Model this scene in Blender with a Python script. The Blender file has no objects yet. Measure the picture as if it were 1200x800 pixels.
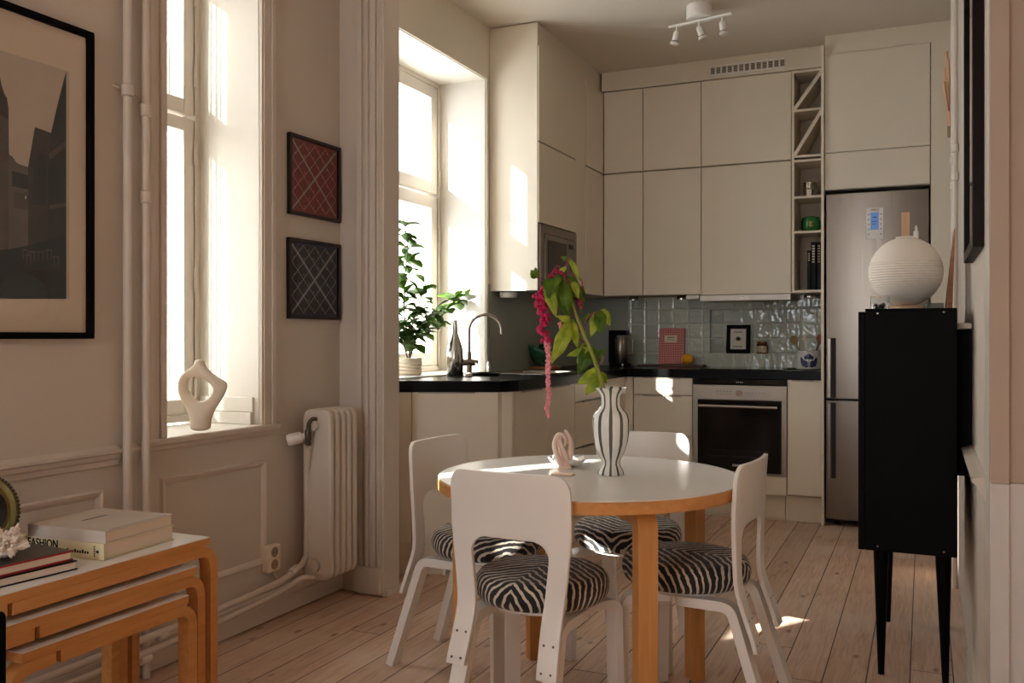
import bpy, bmesh, math, random
from mathutils import Vector, Matrix, Quaternion
R = random.Random(7)
PI = math.pi
scene = bpy.context.scene
COL = scene.collection

# ---------------------------------------------------------------- camera model (for reading points off the photograph)
F, V0, H = 1070.0, 394.0, 1.18
TH = math.atan(483 / 1070); CT, ST = math.cos(TH), math.sin(TH)
def ray(u, v):
    a = (u - 600) / F; b = -(v - V0) / F
    return (CT * a - ST, ST * a + CT, b)
def onx(u, v, x): r = ray(u, v); k = x / r[0]; return Vector((x, k * r[1], H + k * r[2]))
def ony(u, v, y): r = ray(u, v); k = y / r[1]; return Vector((k * r[0], y, H + k * r[2]))
def onz(u, v, z): r = ray(u, v); k = (z - H) / r[2]; return Vector((k * r[0], k * r[1], z))

# ---------------------------------------------------------------- materials
def lin(c):
    c = c / 255.0
    return c / 12.92 if c <= 0.04045 else ((c + 0.055) / 1.055) ** 2.4
def rgb(r, g, b): return (lin(r), lin(g), lin(b), 1)
def new_mat(name):
    m = bpy.data.materials.new(name); m.use_nodes = True
    return m, m.node_tree.nodes, m.node_tree.links, m.node_tree.nodes['Principled BSDF']
def mat(name, c, rough=0.5, metal=0.0, noise=0.0, nscale=6, bump=0.0, bscale=60, coat=0.0, spec=None, trans=0.0, sss=0.0):
    m, N, L, B = new_mat(name)
    B.inputs['Base Color'].default_value = rgb(*c)
    B.inputs['Roughness'].default_value = rough
    B.inputs['Metallic'].default_value = metal
    if coat: B.inputs['Coat Weight'].default_value = coat; B.inputs['Coat Roughness'].default_value = 0.08
    if spec is not None: B.inputs['Specular IOR Level'].default_value = spec
    if trans: B.inputs['Transmission Weight'].default_value = trans
    if sss:
        B.inputs['Subsurface Weight'].default_value = sss; B.inputs['Subsurface Radius'].default_value = (.02, .015, .01)
    tc = N.new('ShaderNodeTexCoord')
    if noise:
        n = N.new('ShaderNodeTexNoise'); n.inputs['Scale'].default_value = nscale; n.inputs['Detail'].default_value = 4
        L.new(tc.outputs['Object'], n.inputs['Vector'])
        r = N.new('ShaderNodeValToRGB')
        a = [max(0, x * (1 - noise)) for x in rgb(*c)[:3]]; b = [min(1, x * (1 + noise)) for x in rgb(*c)[:3]]
        r.color_ramp.elements[0].position = 0.3; r.color_ramp.elements[1].position = 0.7
        r.color_ramp.elements[0].color = (*a, 1); r.color_ramp.elements[1].color = (*b, 1)
        L.new(n.outputs['Fac'], r.inputs['Fac']); L.new(r.outputs['Color'], B.inputs['Base Color'])
    if bump:
        n2 = N.new('ShaderNodeTexNoise'); n2.inputs['Scale'].default_value = bscale; n2.inputs['Detail'].default_value = 3
        L.new(tc.outputs['Object'], n2.inputs['Vector'])
        bp = N.new('ShaderNodeBump'); bp.inputs['Strength'].default_value = bump; bp.inputs['Distance'].default_value = 0.01
        L.new(n2.outputs['Fac'], bp.inputs['Height']); L.new(bp.outputs['Normal'], B.inputs['Normal'])
    return m
def math_node(N, L, op, a, b=None, c=None):
    n = N.new('ShaderNodeMath'); n.operation = op
    for i, v in enumerate((a, b, c)):
        if v is None: continue
        if isinstance(v, (int, float)): n.inputs[i].default_value = v
        else: L.new(v, n.inputs[i])
    return n.outputs[0]
def ramp(N, L, fac, stops, interp='LINEAR'):
    r = N.new('ShaderNodeValToRGB'); r.color_ramp.interpolation = interp
    while len(r.color_ramp.elements) < len(stops): r.color_ramp.elements.new(0.5)
    for e, (p, c) in zip(r.color_ramp.elements, stops): e.position = p; e.color = c
    L.new(fac, r.inputs['Fac']); return r.outputs['Color']

def floor_mat():
    m, N, L, B = new_mat('pine_planks')
    tc = N.new('ShaderNodeTexCoord'); sp = N.new('ShaderNodeSeparateXYZ'); L.new(tc.outputs['Object'], sp.inputs[0])
    W = 0.137
    xs = math_node(N, L, 'DIVIDE', math_node(N, L, 'ADD', sp.outputs['X'], 0.045), W)
    idx = math_node(N, L, 'FLOOR', xs); fr = math_node(N, L, 'FRACT', xs)
    wn = N.new('ShaderNodeTexWhiteNoise'); wn.noise_dimensions = '1D'; L.new(idx, wn.inputs['W'])
    # board end joints
    yy = math_node(N, L, 'DIVIDE', math_node(N, L, 'ADD', sp.outputs['Y'], math_node(N, L, 'MULTIPLY', wn.outputs['Value'], 13.0)), 3.7)
    yi = math_node(N, L, 'FLOOR', yy); yf = math_node(N, L, 'FRACT', yy)
    wn2 = N.new('ShaderNodeTexWhiteNoise'); wn2.noise_dimensions = '2D'
    cb = N.new('ShaderNodeCombineXYZ'); L.new(idx, cb.inputs[0]); L.new(yi, cb.inputs[1]); L.new(cb.outputs[0], wn2.inputs['Vector'])
    # grain coords, stretched along Y and shifted per board
    cg = N.new('ShaderNodeCombineXYZ')
    L.new(math_node(N, L, 'MULTIPLY', sp.outputs['X'], 26.0), cg.inputs[0])
    L.new(math_node(N, L, 'MULTIPLY', sp.outputs['Y'], 1.7), cg.inputs[1])
    L.new(math_node(N, L, 'MULTIPLY', wn2.outputs['Value'], 40.0), cg.inputs[2])
    g = N.new('ShaderNodeTexNoise'); g.inputs['Scale'].default_value = 2.2; g.inputs['Detail'].default_value = 7; g.inputs['Distortion'].default_value = 1.2
    L.new(cg.outputs[0], g.inputs['Vector'])
    base = ramp(N, L, g.outputs['Fac'], [(0.25, rgb(176, 140, 116)), (0.5, rgb(206, 172, 148)), (0.75, rgb(222, 194, 172))])
    # large worn / whitewashed patches
    wv = N.new('ShaderNodeTexNoise'); wv.inputs['Scale'].default_value = 2.3; wv.inputs['Detail'].default_value = 5
    L.new(tc.outputs['Object'], wv.inputs['Vector'])
    mx = N.new('ShaderNodeMixRGB'); mx.blend_type = 'MIX'; mx.inputs['Color2'].default_value = rgb(224, 206, 190)
    L.new(ramp(N, L, wv.outputs['Fac'], [(0.42, (0, 0, 0, 1)), (0.66, (.55, .55, .55, 1))]), mx.inputs['Fac']); L.new(base, mx.inputs['Color1'])
    hs = N.new('ShaderNodeMixRGB'); hs.blend_type = 'MULTIPLY'; hs.inputs['Fac'].default_value = 1
    L.new(mx.outputs[0], hs.inputs['Color1'])
    L.new(ramp(N, L, wn2.outputs['Value'], [(0, (.78, .73, .69, 1)), (0.5, (.92, .89, .87, 1)), (1, (1, 1, 1, 1))]), hs.inputs['Color2'])
    # knots
    ck = N.new('ShaderNodeCombineXYZ')
    L.new(math_node(N, L, 'MULTIPLY', sp.outputs['X'], 9.0), ck.inputs[0]); L.new(math_node(N, L, 'MULTIPLY', sp.outputs['Y'], 4.2), ck.inputs[1])
    L.new(math_node(N, L, 'MULTIPLY', idx, 3.3), ck.inputs[2])
    vo = N.new('ShaderNodeTexVoronoi'); vo.inputs['Scale'].default_value = 1.0; vo.inputs['Randomness'].default_value = 1.0
    L.new(ck.outputs[0], vo.inputs['Vector'])
    kn = ramp(N, L, vo.outputs['Distance'], [(0.05, (1, 1, 1, 1)), (0.13, (0, 0, 0, 1))])
    mk = N.new('ShaderNodeMixRGB'); mk.inputs['Color2'].default_value = rgb(105, 70, 52); L.new(math_node(N, L, 'MULTIPLY', kn, 0.75), mk.inputs['Fac']); L.new(hs.outputs[0], mk.inputs['Color1'])
    # seams
    d = math_node(N, L, 'MINIMUM', fr, math_node(N, L, 'SUBTRACT', 1.0, fr))
    dx = math_node(N, L, 'MULTIPLY', d, W)
    dy = math_node(N, L, 'MULTIPLY', math_node(N, L, 'MINIMUM', yf, math_node(N, L, 'SUBTRACT', 1.0, yf)), 3.7)
    dd = math_node(N, L, 'MINIMUM', dx, dy)
    seam = math_node(N, L, 'LESS_THAN', dd, 0.0021)
    ms = N.new('ShaderNodeMixRGB'); ms.inputs['Color2'].default_value = rgb(52, 34, 26); L.new(seam, ms.inputs['Fac']); L.new(mk.outputs[0], ms.inputs['Color1'])
    L.new(ms.outputs[0], B.inputs['Base Color'])
    B.inputs['Roughness'].default_value = 0.5
    hgt = math_node(N, L, 'ADD', math_node(N, L, 'MULTIPLY', g.outputs['Fac'], 0.12), math_node(N, L, 'MULTIPLY', seam, -1.0))
    bp = N.new('ShaderNodeBump'); bp.inputs['Strength'].default_value = 0.35; bp.inputs['Distance'].default_value = 0.004
    L.new(hgt, bp.inputs['Height']); L.new(bp.outputs['Normal'], B.inputs['Normal'])
    return m

def zebra_mat():
    m, N, L, B = new_mat('zebra_velvet')
    tc = N.new('ShaderNodeTexCoord'); sp = N.new('ShaderNodeSeparateXYZ'); L.new(tc.outputs['Object'], sp.inputs[0])
    wrap = math_node(N, L, 'MULTIPLY_ADD', math_node(N, L, 'SUBTRACT', 0.5, sp.outputs['Z']), 5.0, 1.0)
    xx = math_node(N, L, 'MULTIPLY', sp.outputs['X'], wrap); ay = math_node(N, L, 'MULTIPLY', math_node(N, L, 'ABSOLUTE', sp.outputs['Y']), wrap)
    n = N.new('ShaderNodeTexNoise'); n.inputs['Scale'].default_value = 9; n.inputs['Detail'].default_value = 2
    c = N.new('ShaderNodeCombineXYZ'); L.new(xx, c.inputs[0]); L.new(ay, c.inputs[1])
    L.new(c.outputs[0], n.inputs['Vector'])
    n3 = N.new('ShaderNodeTexNoise'); n3.inputs['Scale'].default_value = 40; n3.inputs['Detail'].default_value = 1; L.new(c.outputs[0], n3.inputs['Vector'])
    # chevrons along the centre line, turning down the sides
    ph = math_node(N, L, 'ADD', math_node(N, L, 'MULTIPLY', xx, 190.0), math_node(N, L, 'MULTIPLY', ay, 158.0))
    ph = math_node(N, L, 'ADD', ph, math_node(N, L, 'MULTIPLY', n.outputs['Fac'], 10.0))
    ph = math_node(N, L, 'ADD', ph, math_node(N, L, 'MULTIPLY', n3.outputs['Fac'], 3.2))
    s = math_node(N, L, 'SINE', ph)
    col = ramp(N, L, math_node(N, L, 'MULTIPLY_ADD', s, 0.5, 0.5), [(0.68, rgb(12, 10, 11)), (0.76, rgb(200, 188, 172))])
    L.new(col, B.inputs['Base Color']); B.inputs['Roughness'].default_value = 0.75
    B.inputs['Sheen Weight'].default_value = 0.15
    return m

def stripe_vase_mat():
    m, N, L, B = new_mat('striped_glaze')
    tc = N.new('ShaderNodeTexCoord'); sp = N.new('ShaderNodeSeparateXYZ'); L.new(tc.outputs['Object'], sp.inputs[0])
    a = math_node(N, L, 'ARCTAN2', sp.outputs['Y'], sp.outputs['X'])
    a = math_node(N, L, 'ADD', a, 0.27)
    n = N.new('ShaderNodeTexNoise'); n.inputs['Scale'].default_value = 14; L.new(tc.outputs['Object'], n.inputs['Vector'])
    a = math_node(N, L, 'MULTIPLY_ADD', n.outputs['Fac'], 0.12, a)
    f = math_node(N, L, 'FRACT', math_node(N, L, 'MULTIPLY', math_node(N, L, 'ADD', a, PI), 10 / (2 * PI)))
    col = ramp(N, L, f, [(0.0, rgb(226, 226, 222)), (0.325, rgb(226, 226, 222)), (0.345, rgb(84, 88, 80)), (0.64, rgb(92, 94, 86)), (0.66, rgb(226, 226, 222))])
    L.new(col, B.inputs['Base Color']); B.inputs['Roughness'].default_value = 0.22
    return m

def wood_mat(name, c1, c2, rough=0.42, scale=3.0, axis=0, coat=0.0):
    m, N, L, B = new_mat(name)
    tc = N.new('ShaderNodeTexCoord'); mp = N.new('ShaderNodeMapping')
    sc = [14, 14, 14]; sc[axis] = 1.2; mp.inputs['Scale'].default_value = sc
    L.new(tc.outputs['Object'], mp.inputs[0])
    n = N.new('ShaderNodeTexNoise'); n.inputs['Scale'].default_value = scale; n.inputs['Detail'].default_value = 6; n.inputs['Distortion'].default_value = 0.8
    L.new(mp.outputs[0], n.inputs['Vector'])
    L.new(ramp(N, L, n.outputs['Fac'], [(0.3, rgb(*c1)), (0.7, rgb(*c2))]), B.inputs['Base Color'])
    B.inputs['Roughness'].default_value = rough
    if coat: B.inputs['Coat Weight'].default_value = coat; B.inputs['Coat Roughness'].default_value = .15
    return m

def tile_mat():
    # handmade glossy square tiles, vertical plane, object X / Z
    m, N, L, B = new_mat('glazed_tiles')
    tc = N.new('ShaderNodeTexCoord'); sp = N.new('ShaderNodeSeparateXYZ'); L.new(tc.outputs['Object'], sp.inputs[0])
    T = 0.107
    h = math_node(N, L, 'ADD', sp.outputs['X'], sp.outputs['Y'])
    xs = math_node(N, L, 'DIVIDE', math_node(N, L, 'ADD', h, 0.005), T)
    zs = math_node(N, L, 'DIVIDE', math_node(N, L, 'ADD', sp.outputs['Z'], 0.012), T)
    xi = math_node(N, L, 'FLOOR', xs); zi = math_node(N, L, 'FLOOR', zs); xf = math_node(N, L, 'FRACT', xs); zf = math_node(N, L, 'FRACT', zs)
    wn = N.new('ShaderNodeTexWhiteNoise'); wn.noise_dimensions = '2D'; cb = N.new('ShaderNodeCombineXYZ'); L.new(xi, cb.inputs[0]); L.new(zi, cb.inputs[1]); L.new(cb.outputs[0], wn.inputs['Vector'])
    d = math_node(N, L, 'MINIMUM', math_node(N, L, 'MINIMUM', xf, math_node(N, L, 'SUBTRACT', 1.0, xf)), math_node(N, L, 'MINIMUM', zf, math_node(N, L, 'SUBTRACT', 1.0, zf)))
    gr = math_node(N, L, 'LESS_THAN', d, 0.018)
    col = ramp(N, L, wn.outputs['Value'], [(0, rgb(170, 176, 164)), (1, rgb(192, 198, 186))])
    mx = N.new('ShaderNodeMixRGB'); mx.inputs['Color2'].default_value = rgb(208, 208, 196); L.new(gr, mx.inputs['Fac']); L.new(col, mx.inputs['Color1'])
    L.new(mx.outputs[0], B.inputs['Base Color'])
    L.new(math_node(N, L, 'MULTIPLY_ADD', gr, 0.5, 0.06), B.inputs['Roughness'])
    n = N.new('ShaderNodeTexNoise'); n.inputs['Scale'].default_value = 22; n.inputs['Detail'].default_value = 1.5; L.new(tc.outputs['Object'], n.inputs['Vector'])
    edge = ramp(N, L, d, [(0.0, (0, 0, 0, 1)), (0.10, (1, 1, 1, 1))])
    hh = math_node(N, L, 'ADD', math_node(N, L, 'MULTIPLY', n.outputs['Fac'], 0.9), math_node(N, L, 'MULTIPLY', edge, 0.35))
    bp = N.new('ShaderNodeBump'); bp.inputs['Strength'].default_value = 0.5; bp.inputs['Distance'].default_value = 0.012
    L.new(hh, bp.inputs['Height']); L.new(bp.outputs['Normal'], B.inputs['Normal'])
    return m

def gingham_mat():
    m, N, L, B = new_mat('red_gingham')
    tc = N.new('ShaderNodeTexCoord'); sp = N.new('ShaderNodeSeparateXYZ'); L.new(tc.outputs['Object'], sp.inputs[0])
    fx = math_node(N, L, 'LESS_THAN', math_node(N, L, 'FRACT', math_node(N, L, 'MULTIPLY', sp.outputs['X'], 75)), 0.5)
    fz = math_node(N, L, 'LESS_THAN', math_node(N, L, 'FRACT', math_node(N, L, 'MULTIPLY', sp.outputs['Z'], 75)), 0.5)
    s = math_node(N, L, 'MULTIPLY', math_node(N, L, 'ADD', fx, fz), 0.5)
    L.new(ramp(N, L, s, [(0, rgb(225, 205, 195)), (0.5, rgb(196, 70, 70)), (1, rgb(165, 28, 34))]), B.inputs['Base Color'])
    B.inputs['Roughness'].default_value = 0.5
    return m

def steel_mat(name, c=(132, 122, 112), rough=0.24, axis=2):
    m, N, L, B = new_mat(name)
    tc = N.new('ShaderNodeTexCoord'); mp = N.new('ShaderNodeMapping'); sc = [300, 300, 300]; sc[axis] = 2; mp.inputs['Scale'].default_value = sc
    L.new(tc.outputs['Object'], mp.inputs[0]); n = N.new('ShaderNodeTexNoise'); n.inputs['Scale'].default_value = 1; L.new(mp.outputs[0], n.inputs['Vector'])
    L.new(math_node(N, L, 'MULTIPLY_ADD', n.outputs['Fac'], 0.12, rough), B.inputs['Roughness'])
    B.inputs['Metallic'].default_value = 1; B.inputs['Base Color'].default_value = rgb(*c)
    return m

def pane_mat():
    m, N, L, B = new_mat('window_glass'); N.remove(B)
    out = [n for n in N if n.type == 'OUTPUT_MATERIAL'][0]
    t = N.new('ShaderNodeBsdfTransparent'); t.inputs[0].default_value = (.96, .97, .97, 1)
    g = N.new('ShaderNodeBsdfGlossy'); g.inputs['Roughness'].default_value = 0.02
    fr = N.new('ShaderNodeFresnel'); fr.inputs[0].default_value = 1.45
    ge = N.new('ShaderNodeNewGeometry'); k = math_node(N, L, 'MULTIPLY', fr.outputs[0], math_node(N, L, 'SUBTRACT', 1.0, ge.outputs['Backfacing']))
    mx = N.new('ShaderNodeMixShader'); L.new(k, mx.inputs[0]); L.new(t.outputs[0], mx.inputs[1]); L.new(g.outputs[0], mx.inputs[2]); L.new(mx.outputs[0], out.inputs[0])
    return m
def sheer_mat(name, c, tr):
    m, N, L, B = new_mat(name); N.remove(B)
    out = [n for n in N if n.type == 'OUTPUT_MATERIAL'][0]
    t = N.new('ShaderNodeBsdfTransparent'); tl = N.new('ShaderNodeBsdfTranslucent'); d = N.new('ShaderNodeBsdfDiffuse')
    tl.inputs[0].default_value = rgb(*c); d.inputs[0].default_value = rgb(*c)
    a = N.new('ShaderNodeMixShader'); a.inputs[0].default_value = 0.35; L.new(tl.outputs[0], a.inputs[1]); L.new(d.outputs[0], a.inputs[2])
    b = N.new('ShaderNodeMixShader'); b.inputs[0].default_value = tr; L.new(a.outputs[0], b.inputs[1]); L.new(t.outputs[0], b.inputs[2])
    L.new(b.outputs[0], out.inputs[0]); return m
def leaf_mat(name, c1, c2, scale=18, tl=0.45):
    m, N, L, B = new_mat(name)
    out = [n for n in N if n.type == 'OUTPUT_MATERIAL'][0]
    tc = N.new('ShaderNodeTexCoord'); n = N.new('ShaderNodeTexNoise'); n.inputs['Scale'].default_value = scale; L.new(tc.outputs['Object'], n.inputs['Vector'])
    col = ramp(N, L, n.outputs['Fac'], [(0.35, rgb(*c1)), (0.65, rgb(*c2))])
    L.new(col, B.inputs['Base Color']); B.inputs['Roughness'].default_value = 0.4
    t = N.new('ShaderNodeBsdfTranslucent'); L.new(col, t.inputs[0])
    mx = N.new('ShaderNodeMixShader'); mx.inputs[0].default_value = tl; L.new(B.outputs[0], mx.inputs[1]); L.new(t.outputs[0], mx.inputs[2]); L.new(mx.outputs[0], out.inputs[0])
    return m

M = {}
M['wall'] = mat('warm_wall_paint', (200, 189, 176), 0.62, noise=0.03, nscale=1.5, bump=0.05, bscale=120)
M['trimp'] = mat('trim_gloss_paint', (208, 197, 185), 0.38, bump=0.03, bscale=80)
M['kwall'] = mat('kitchen_wall_paint', (220, 211, 196), 0.6, noise=0.02, nscale=2)
M['ceil'] = mat('ceiling_paint', (210, 200, 186), 0.7)
M['reveal'] = mat('white_reveal_paint', (214, 208, 198), 0.5)
M['sash'] = mat('sash_paint', (208, 200, 188), 0.4)
M['beige'] = mat('deep_beige_paint', (164, 148, 134), 0.6)
M['dado'] = mat('cool_dado_paint', (184, 182, 180), 0.5)
M['floor'] = floor_mat()
M['cab'] = mat('cream_cabinet_laminate', (218, 208, 190), 0.36, noise=0.01)
M['cabin'] = mat('cabinet_inside_gap_shade', (176, 158, 134), 0.5)  # carcass colour darkened to put shade into the gaps between doors
M['black'] = mat('black_lacquer', (8, 7, 7), 0.5, spec=.06)
M['stone'] = mat('black_worktop', (4, 4, 5), 0.24, spec=.12, noise=.3, nscale=60)
M['ovenglass'] = mat('oven_glass', (5, 5, 6), 0.1, spec=.3)
M['steel'] = steel_mat('brushed_steel')
M['steelh'] = steel_mat('brushed_steel_horizontal', (156, 146, 134), 0.32, 0)
M['chrome'] = mat('polished_steel', (190, 186, 180), 0.14, metal=1)
M['dark'] = mat('dark_gap', (20, 18, 16), 0.6)
M['splash'] = mat('slate_splashback', (160, 165, 152), 0.25, noise=.04, nscale=2)
M['tiles'] = tile_mat()
M['white'] = mat('white_paint', (228, 224, 218), 0.36)
M['laminate'] = mat('white_laminate', (232, 230, 226), 0.24)
M['birch'] = wood_mat('honey_birch', (190, 130, 68), (206, 146, 84), 0.36, axis=2)
M['birchy'] = wood_mat('honey_birch_long', (190, 130, 68), (206, 146, 84), 0.36, axis=1)
M['zebra'] = zebra_mat()
M['vase'] = stripe_vase_mat()
M['ceramic'] = mat('matt_cream_ceramic', (226, 212, 192), 0.6, bump=.08, bscale=40)
M['glass'] = pane_mat()
M['sheer'] = sheer_mat('sheer_net', (222, 220, 216), 0.10)
M['diffuser'] = sheer_mat('sun_diffuser_cloth', (232, 230, 226), 0.0)  # cloth of the added curtain that softens sun into fill light
M['curtain'] = sheer_mat('sun_block_cloth', (200, 190, 176), 0.0)  # cloth of the added curtains that block and slit the sun
M['paper'] = mat('rice_paper', (232, 224, 212), 0.7, bump=.05, bscale=30)
M['mat_board'] = mat('mat_board', (222, 200, 178), 0.7)
M['pages'] = mat('book_pages', (226, 212, 194), 0.8)
M['wood_dark'] = wood_mat('dark_walnut', (70, 44, 30), (98, 62, 40), 0.45, axis=1)
M['wood_light'] = wood_mat('light_wood', (198, 156, 116), (214, 176, 138), 0.5, axis=2)
M['wood_mid'] = wood_mat('oak_board', (150, 88, 48), (176, 110, 62), 0.5, axis=0)

# ---------------------------------------------------------------- mesh helpers
WM = {}
def nb(): return bmesh.new()
def add_box(bm, x0, x1, y0, y1, z0, z1, mi=0):
    vs = [bm.verts.new((x, y, z)) for x in (x0, x1) for y in (y0, y1) for z in (z0, z1)]
    for q in ((0, 1, 3, 2), (4, 6, 7, 5), (0, 4, 5, 1), (2, 3, 7, 6), (0, 2, 6, 4), (1, 5, 7, 3)):
        f = bm.faces.new([vs[i] for i in q]); f.material_index = mi
    return vs
def box(*a): bm = nb(); add_box(bm, *a); return bm
def add_prism(bm, pts, vec, mi=0):
    """closed polygon of 3D points extruded by vec"""
    vec = Vector(vec)
    a = [bm.verts.new(p) for p in pts]; b = [bm.verts.new(Vector(p) + vec) for p in pts]; n = len(a)
    fs = [bm.faces.new(a), bm.faces.new(list(reversed(b)))]
    for i in range(n): fs.append(bm.faces.new([a[i], b[i], b[(i + 1) % n], a[(i + 1) % n]]))
    for f in fs: f.material_index = mi
def add_lathe(bm, prof, cx=0, cy=0, n=40, z0=0, cap=True, mi=0, jit=None):
    rings = []
    for (r, z) in prof:
        rings.append([bm.verts.new((cx + r * math.cos(2 * PI * i / n), cy + r * math.sin(2 * PI * i / n), z0 + z)) for i in range(n)])
    for a, b in zip(rings, rings[1:]):
        for i in range(n):
            f = bm.faces.new((a[i], a[(i + 1) % n], b[(i + 1) % n], b[i])); f.material_index = mi
    if cap:
        for rg, rev in ((rings[0], True), (rings[-1], False)):
            f = bm.faces.new(list(reversed(rg)) if rev else rg); f.material_index = mi
def add_tube(bm, pts, r, n=12, mi=0, cap=True):
    pts = [Vector(p) for p in pts]; rr = r if isinstance(r, (list, tuple)) else [r] * len(pts)
    up = None; rings = []
    for i, p in enumerate(pts):
        t = (pts[min(i + 1, len(pts) - 1)] - pts[max(i - 1, 0)]).normalized()
        if up is None:
            up = Vector((0, 0, 1)) if abs(t.z) < 0.9 else Vector((1, 0, 0))
        s = t.cross(up)
        if s.length < 1e-5: s = t.orthogonal()
        s.normalize(); up = s.cross(t).normalized()
        rings.append([bm.verts.new(p + (s * math.cos(2 * PI * k / n) + up * math.sin(2 * PI * k / n)) * rr[i]) for k in range(n)])
    for a, b in zip(rings, rings[1:]):
        for k in range(n):
            f = bm.faces.new((a[k], a[(k + 1) % n], b[(k + 1) % n], b[k])); f.material_index = mi
    if cap:
        bm.faces.new(list(reversed(rings[0]))).material_index = mi; bm.faces.new(rings[-1]).material_index = mi
def smooth_path(pts, k=6):
    """Catmull-Rom"""
    P = [Vector(p) for p in pts]; out = []
    for i in range(len(P) - 1):
        a = P[max(i - 1, 0)]; b = P[i]; c = P[i + 1]; d = P[min(i + 2, len(P) - 1)]
        for j in range(k):
            t = j / k
            out.append(0.5 * ((2 * b) + (c - a) * t + (2 * a - 5 * b + 4 * c - d) * t * t + (3 * b - a - 3 * c + d) * t ** 3))
    out.append(P[-1]); return out
def fillet(pts, rads, k=8):
    """2D polyline with rounded inner corners; pts list of (a,b)"""
    P = [Vector(p) for p in pts]; out = [P[0]]
    for i in range(1, len(P) - 1):
        r = rads[i - 1]; d1 = (P[i - 1] - P[i]).normalized(); d2 = (P[i + 1] - P[i]).normalized()
        ang = d1.angle(d2); L = r / math.tan(ang / 2); a = P[i] + d1 * L; b = P[i] + d2 * L
        for j in range(k + 1):
            t = j / k; out.append(a * (1 - t) ** 2 + P[i] * 2 * t * (1 - t) + b * t * t)
    out.append(P[-1]); return out
def add_strip(bm, path, thick, width, frame):
    """rectangular section swept along 2D path (a,b); frame(a,b,w)->3D, w across"""
    n = len(path); L = []
    for i, p in enumerate(path):
        t = (path[min(i + 1, n - 1)] - path[max(i - 1, 0)]).normalized(); nn = Vector((-t.y, t.x))
        o = p + nn * thick / 2; q = p - nn * thick / 2
        L.append([bm.verts.new(frame(o.x, o.y, -width / 2)), bm.verts.new(frame(o.x, o.y, width / 2)), bm.verts.new(frame(q.x, q.y, width / 2)), bm.verts.new(frame(q.x, q.y, -width / 2))])
    for a, b in zip(L, L[1:]):
        for k in range(4): bm.faces.new((a[k], a[(k + 1) % 4], b[(k + 1) % 4], b[k]))
    bm.faces.new(L[0]); bm.faces.new(list(reversed(L[-1])))
def add_ico(bm, c, r, sub=1, sc=(1, 1, 1), mi=0):
    n0 = len(bm.faces)
    bmesh.ops.create_icosphere(bm, subdivisions=sub, radius=r, matrix=Matrix.Translation(c) @ Matrix.Diagonal((*sc, 1)))
    bm.faces.ensure_lookup_table()
    for f in bm.faces[n0:]: f.material_index = mi
def link(name, bm, mats, parent=None, world=True, bevel=0.0, smooth=False, seg=2, solid=0.0, subs=0, label=None, kind=None):
    bmesh.ops.remove_doubles(bm, verts=bm.verts, dist=1e-6)
    bmesh.ops.recalc_face_normals(bm, faces=bm.faces)
    if parent is not None and world:
        bm.transform(WM[parent.name].inverted())
    me = bpy.data.meshes.new(name); bm.to_mesh(me); bm.free()
    if not isinstance(mats, (list, tuple)): mats = [mats]
    for m in mats: me.materials.append(M[m] if isinstance(m, str) else m)
    o = bpy.data.objects.new(name, me); COL.objects.link(o)
    if parent is not None: o.parent = parent; WM[o.name] = WM[parent.name]
    else: WM[o.name] = Matrix.Identity(4)
    if smooth or bevel:
        for p in me.polygons: p.use_smooth = True
        if hasattr(me, 'set_sharp_from_angle'): me.set_sharp_from_angle(angle=math.radians(40))
    if solid:
        md = o.modifiers.new('thickness', 'SOLIDIFY'); md.thickness = solid; md.offset = 0
    if subs:
        md = o.modifiers.new('subdivision', 'SUBSURF'); md.levels = subs; md.render_levels = subs
    if bevel:
        md = o.modifiers.new('bevel', 'BEVEL'); md.width = bevel; md.segments = seg; md.limit_method = 'ANGLE'; md.angle_limit = math.radians(35)
        md.harden_normals = True
    if label: o['label'] = label
    if kind: o['kind'] = kind
    return o
def thing(name, label, cat, loc=(0, 0, 0), rz=0.0, group=None):
    o = bpy.data.objects.new(name, None); COL.objects.link(o); o.empty_display_size = 0.05
    o.location = loc; o.rotation_euler = (0, 0, rz)
    o['label'] = label; o['category'] = cat
    if group: o['group'] = group
    WM[o.name] = Matrix.Translation(loc) @ Matrix.Rotation(rz, 4, 'Z')
    return o
def tag(o, label, cat, group=None):
    o['label'] = label; o['category'] = cat
    if group: o['group'] = group
    return o
def struct(name, bm, m, parent=None, **k):
    o = link(name, bm, m, parent, **k)
    if parent is None: o['kind'] = 'structure'
    return o
def dup(root, loc, rz, label=None, group=None):
    r = root.copy(); COL.objects.link(r); r.location = loc; r.rotation_euler = (0, 0, rz)
    if label: r['label'] = label
    if group: r['group'] = group
    WM[r.name] = Matrix.Translation(loc) @ Matrix.Rotation(rz, 4, 'Z')
    for ch in list(root.children):
        c = ch.copy(); COL.objects.link(c); c.parent = r
        for g in ch.children:
            d = g.copy(); COL.objects.link(d); d.parent = c
    return r
def text_bm(s, size, fr, depth=0.0006):
    """text as mesh; fr(x,y,z)->3D maps text space"""
    cu = bpy.data.curves.new('t', 'FONT'); cu.body = s; cu.size = size; cu.extrude = depth; cu.align_x = 'CENTER'; cu.align_y = 'CENTER'; cu.offset = size * 0.012
    ob = bpy.data.objects.new('t', cu); COL.objects.link(ob)
    dg = bpy.context.evaluated_depsgraph_get(); me = bpy.data.meshes.new_from_object(ob.evaluated_get(dg))
    bm = nb(); bm.from_mesh(me)
    for v in bm.verts: v.co = fr(*v.co)
    bpy.data.objects.remove(ob); bpy.data.curves.remove(cu); bpy.data.meshes.remove(me)
    return bm
SUN_E, SKY_E, EXPO = 34.0, 7.2, 0.34
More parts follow.
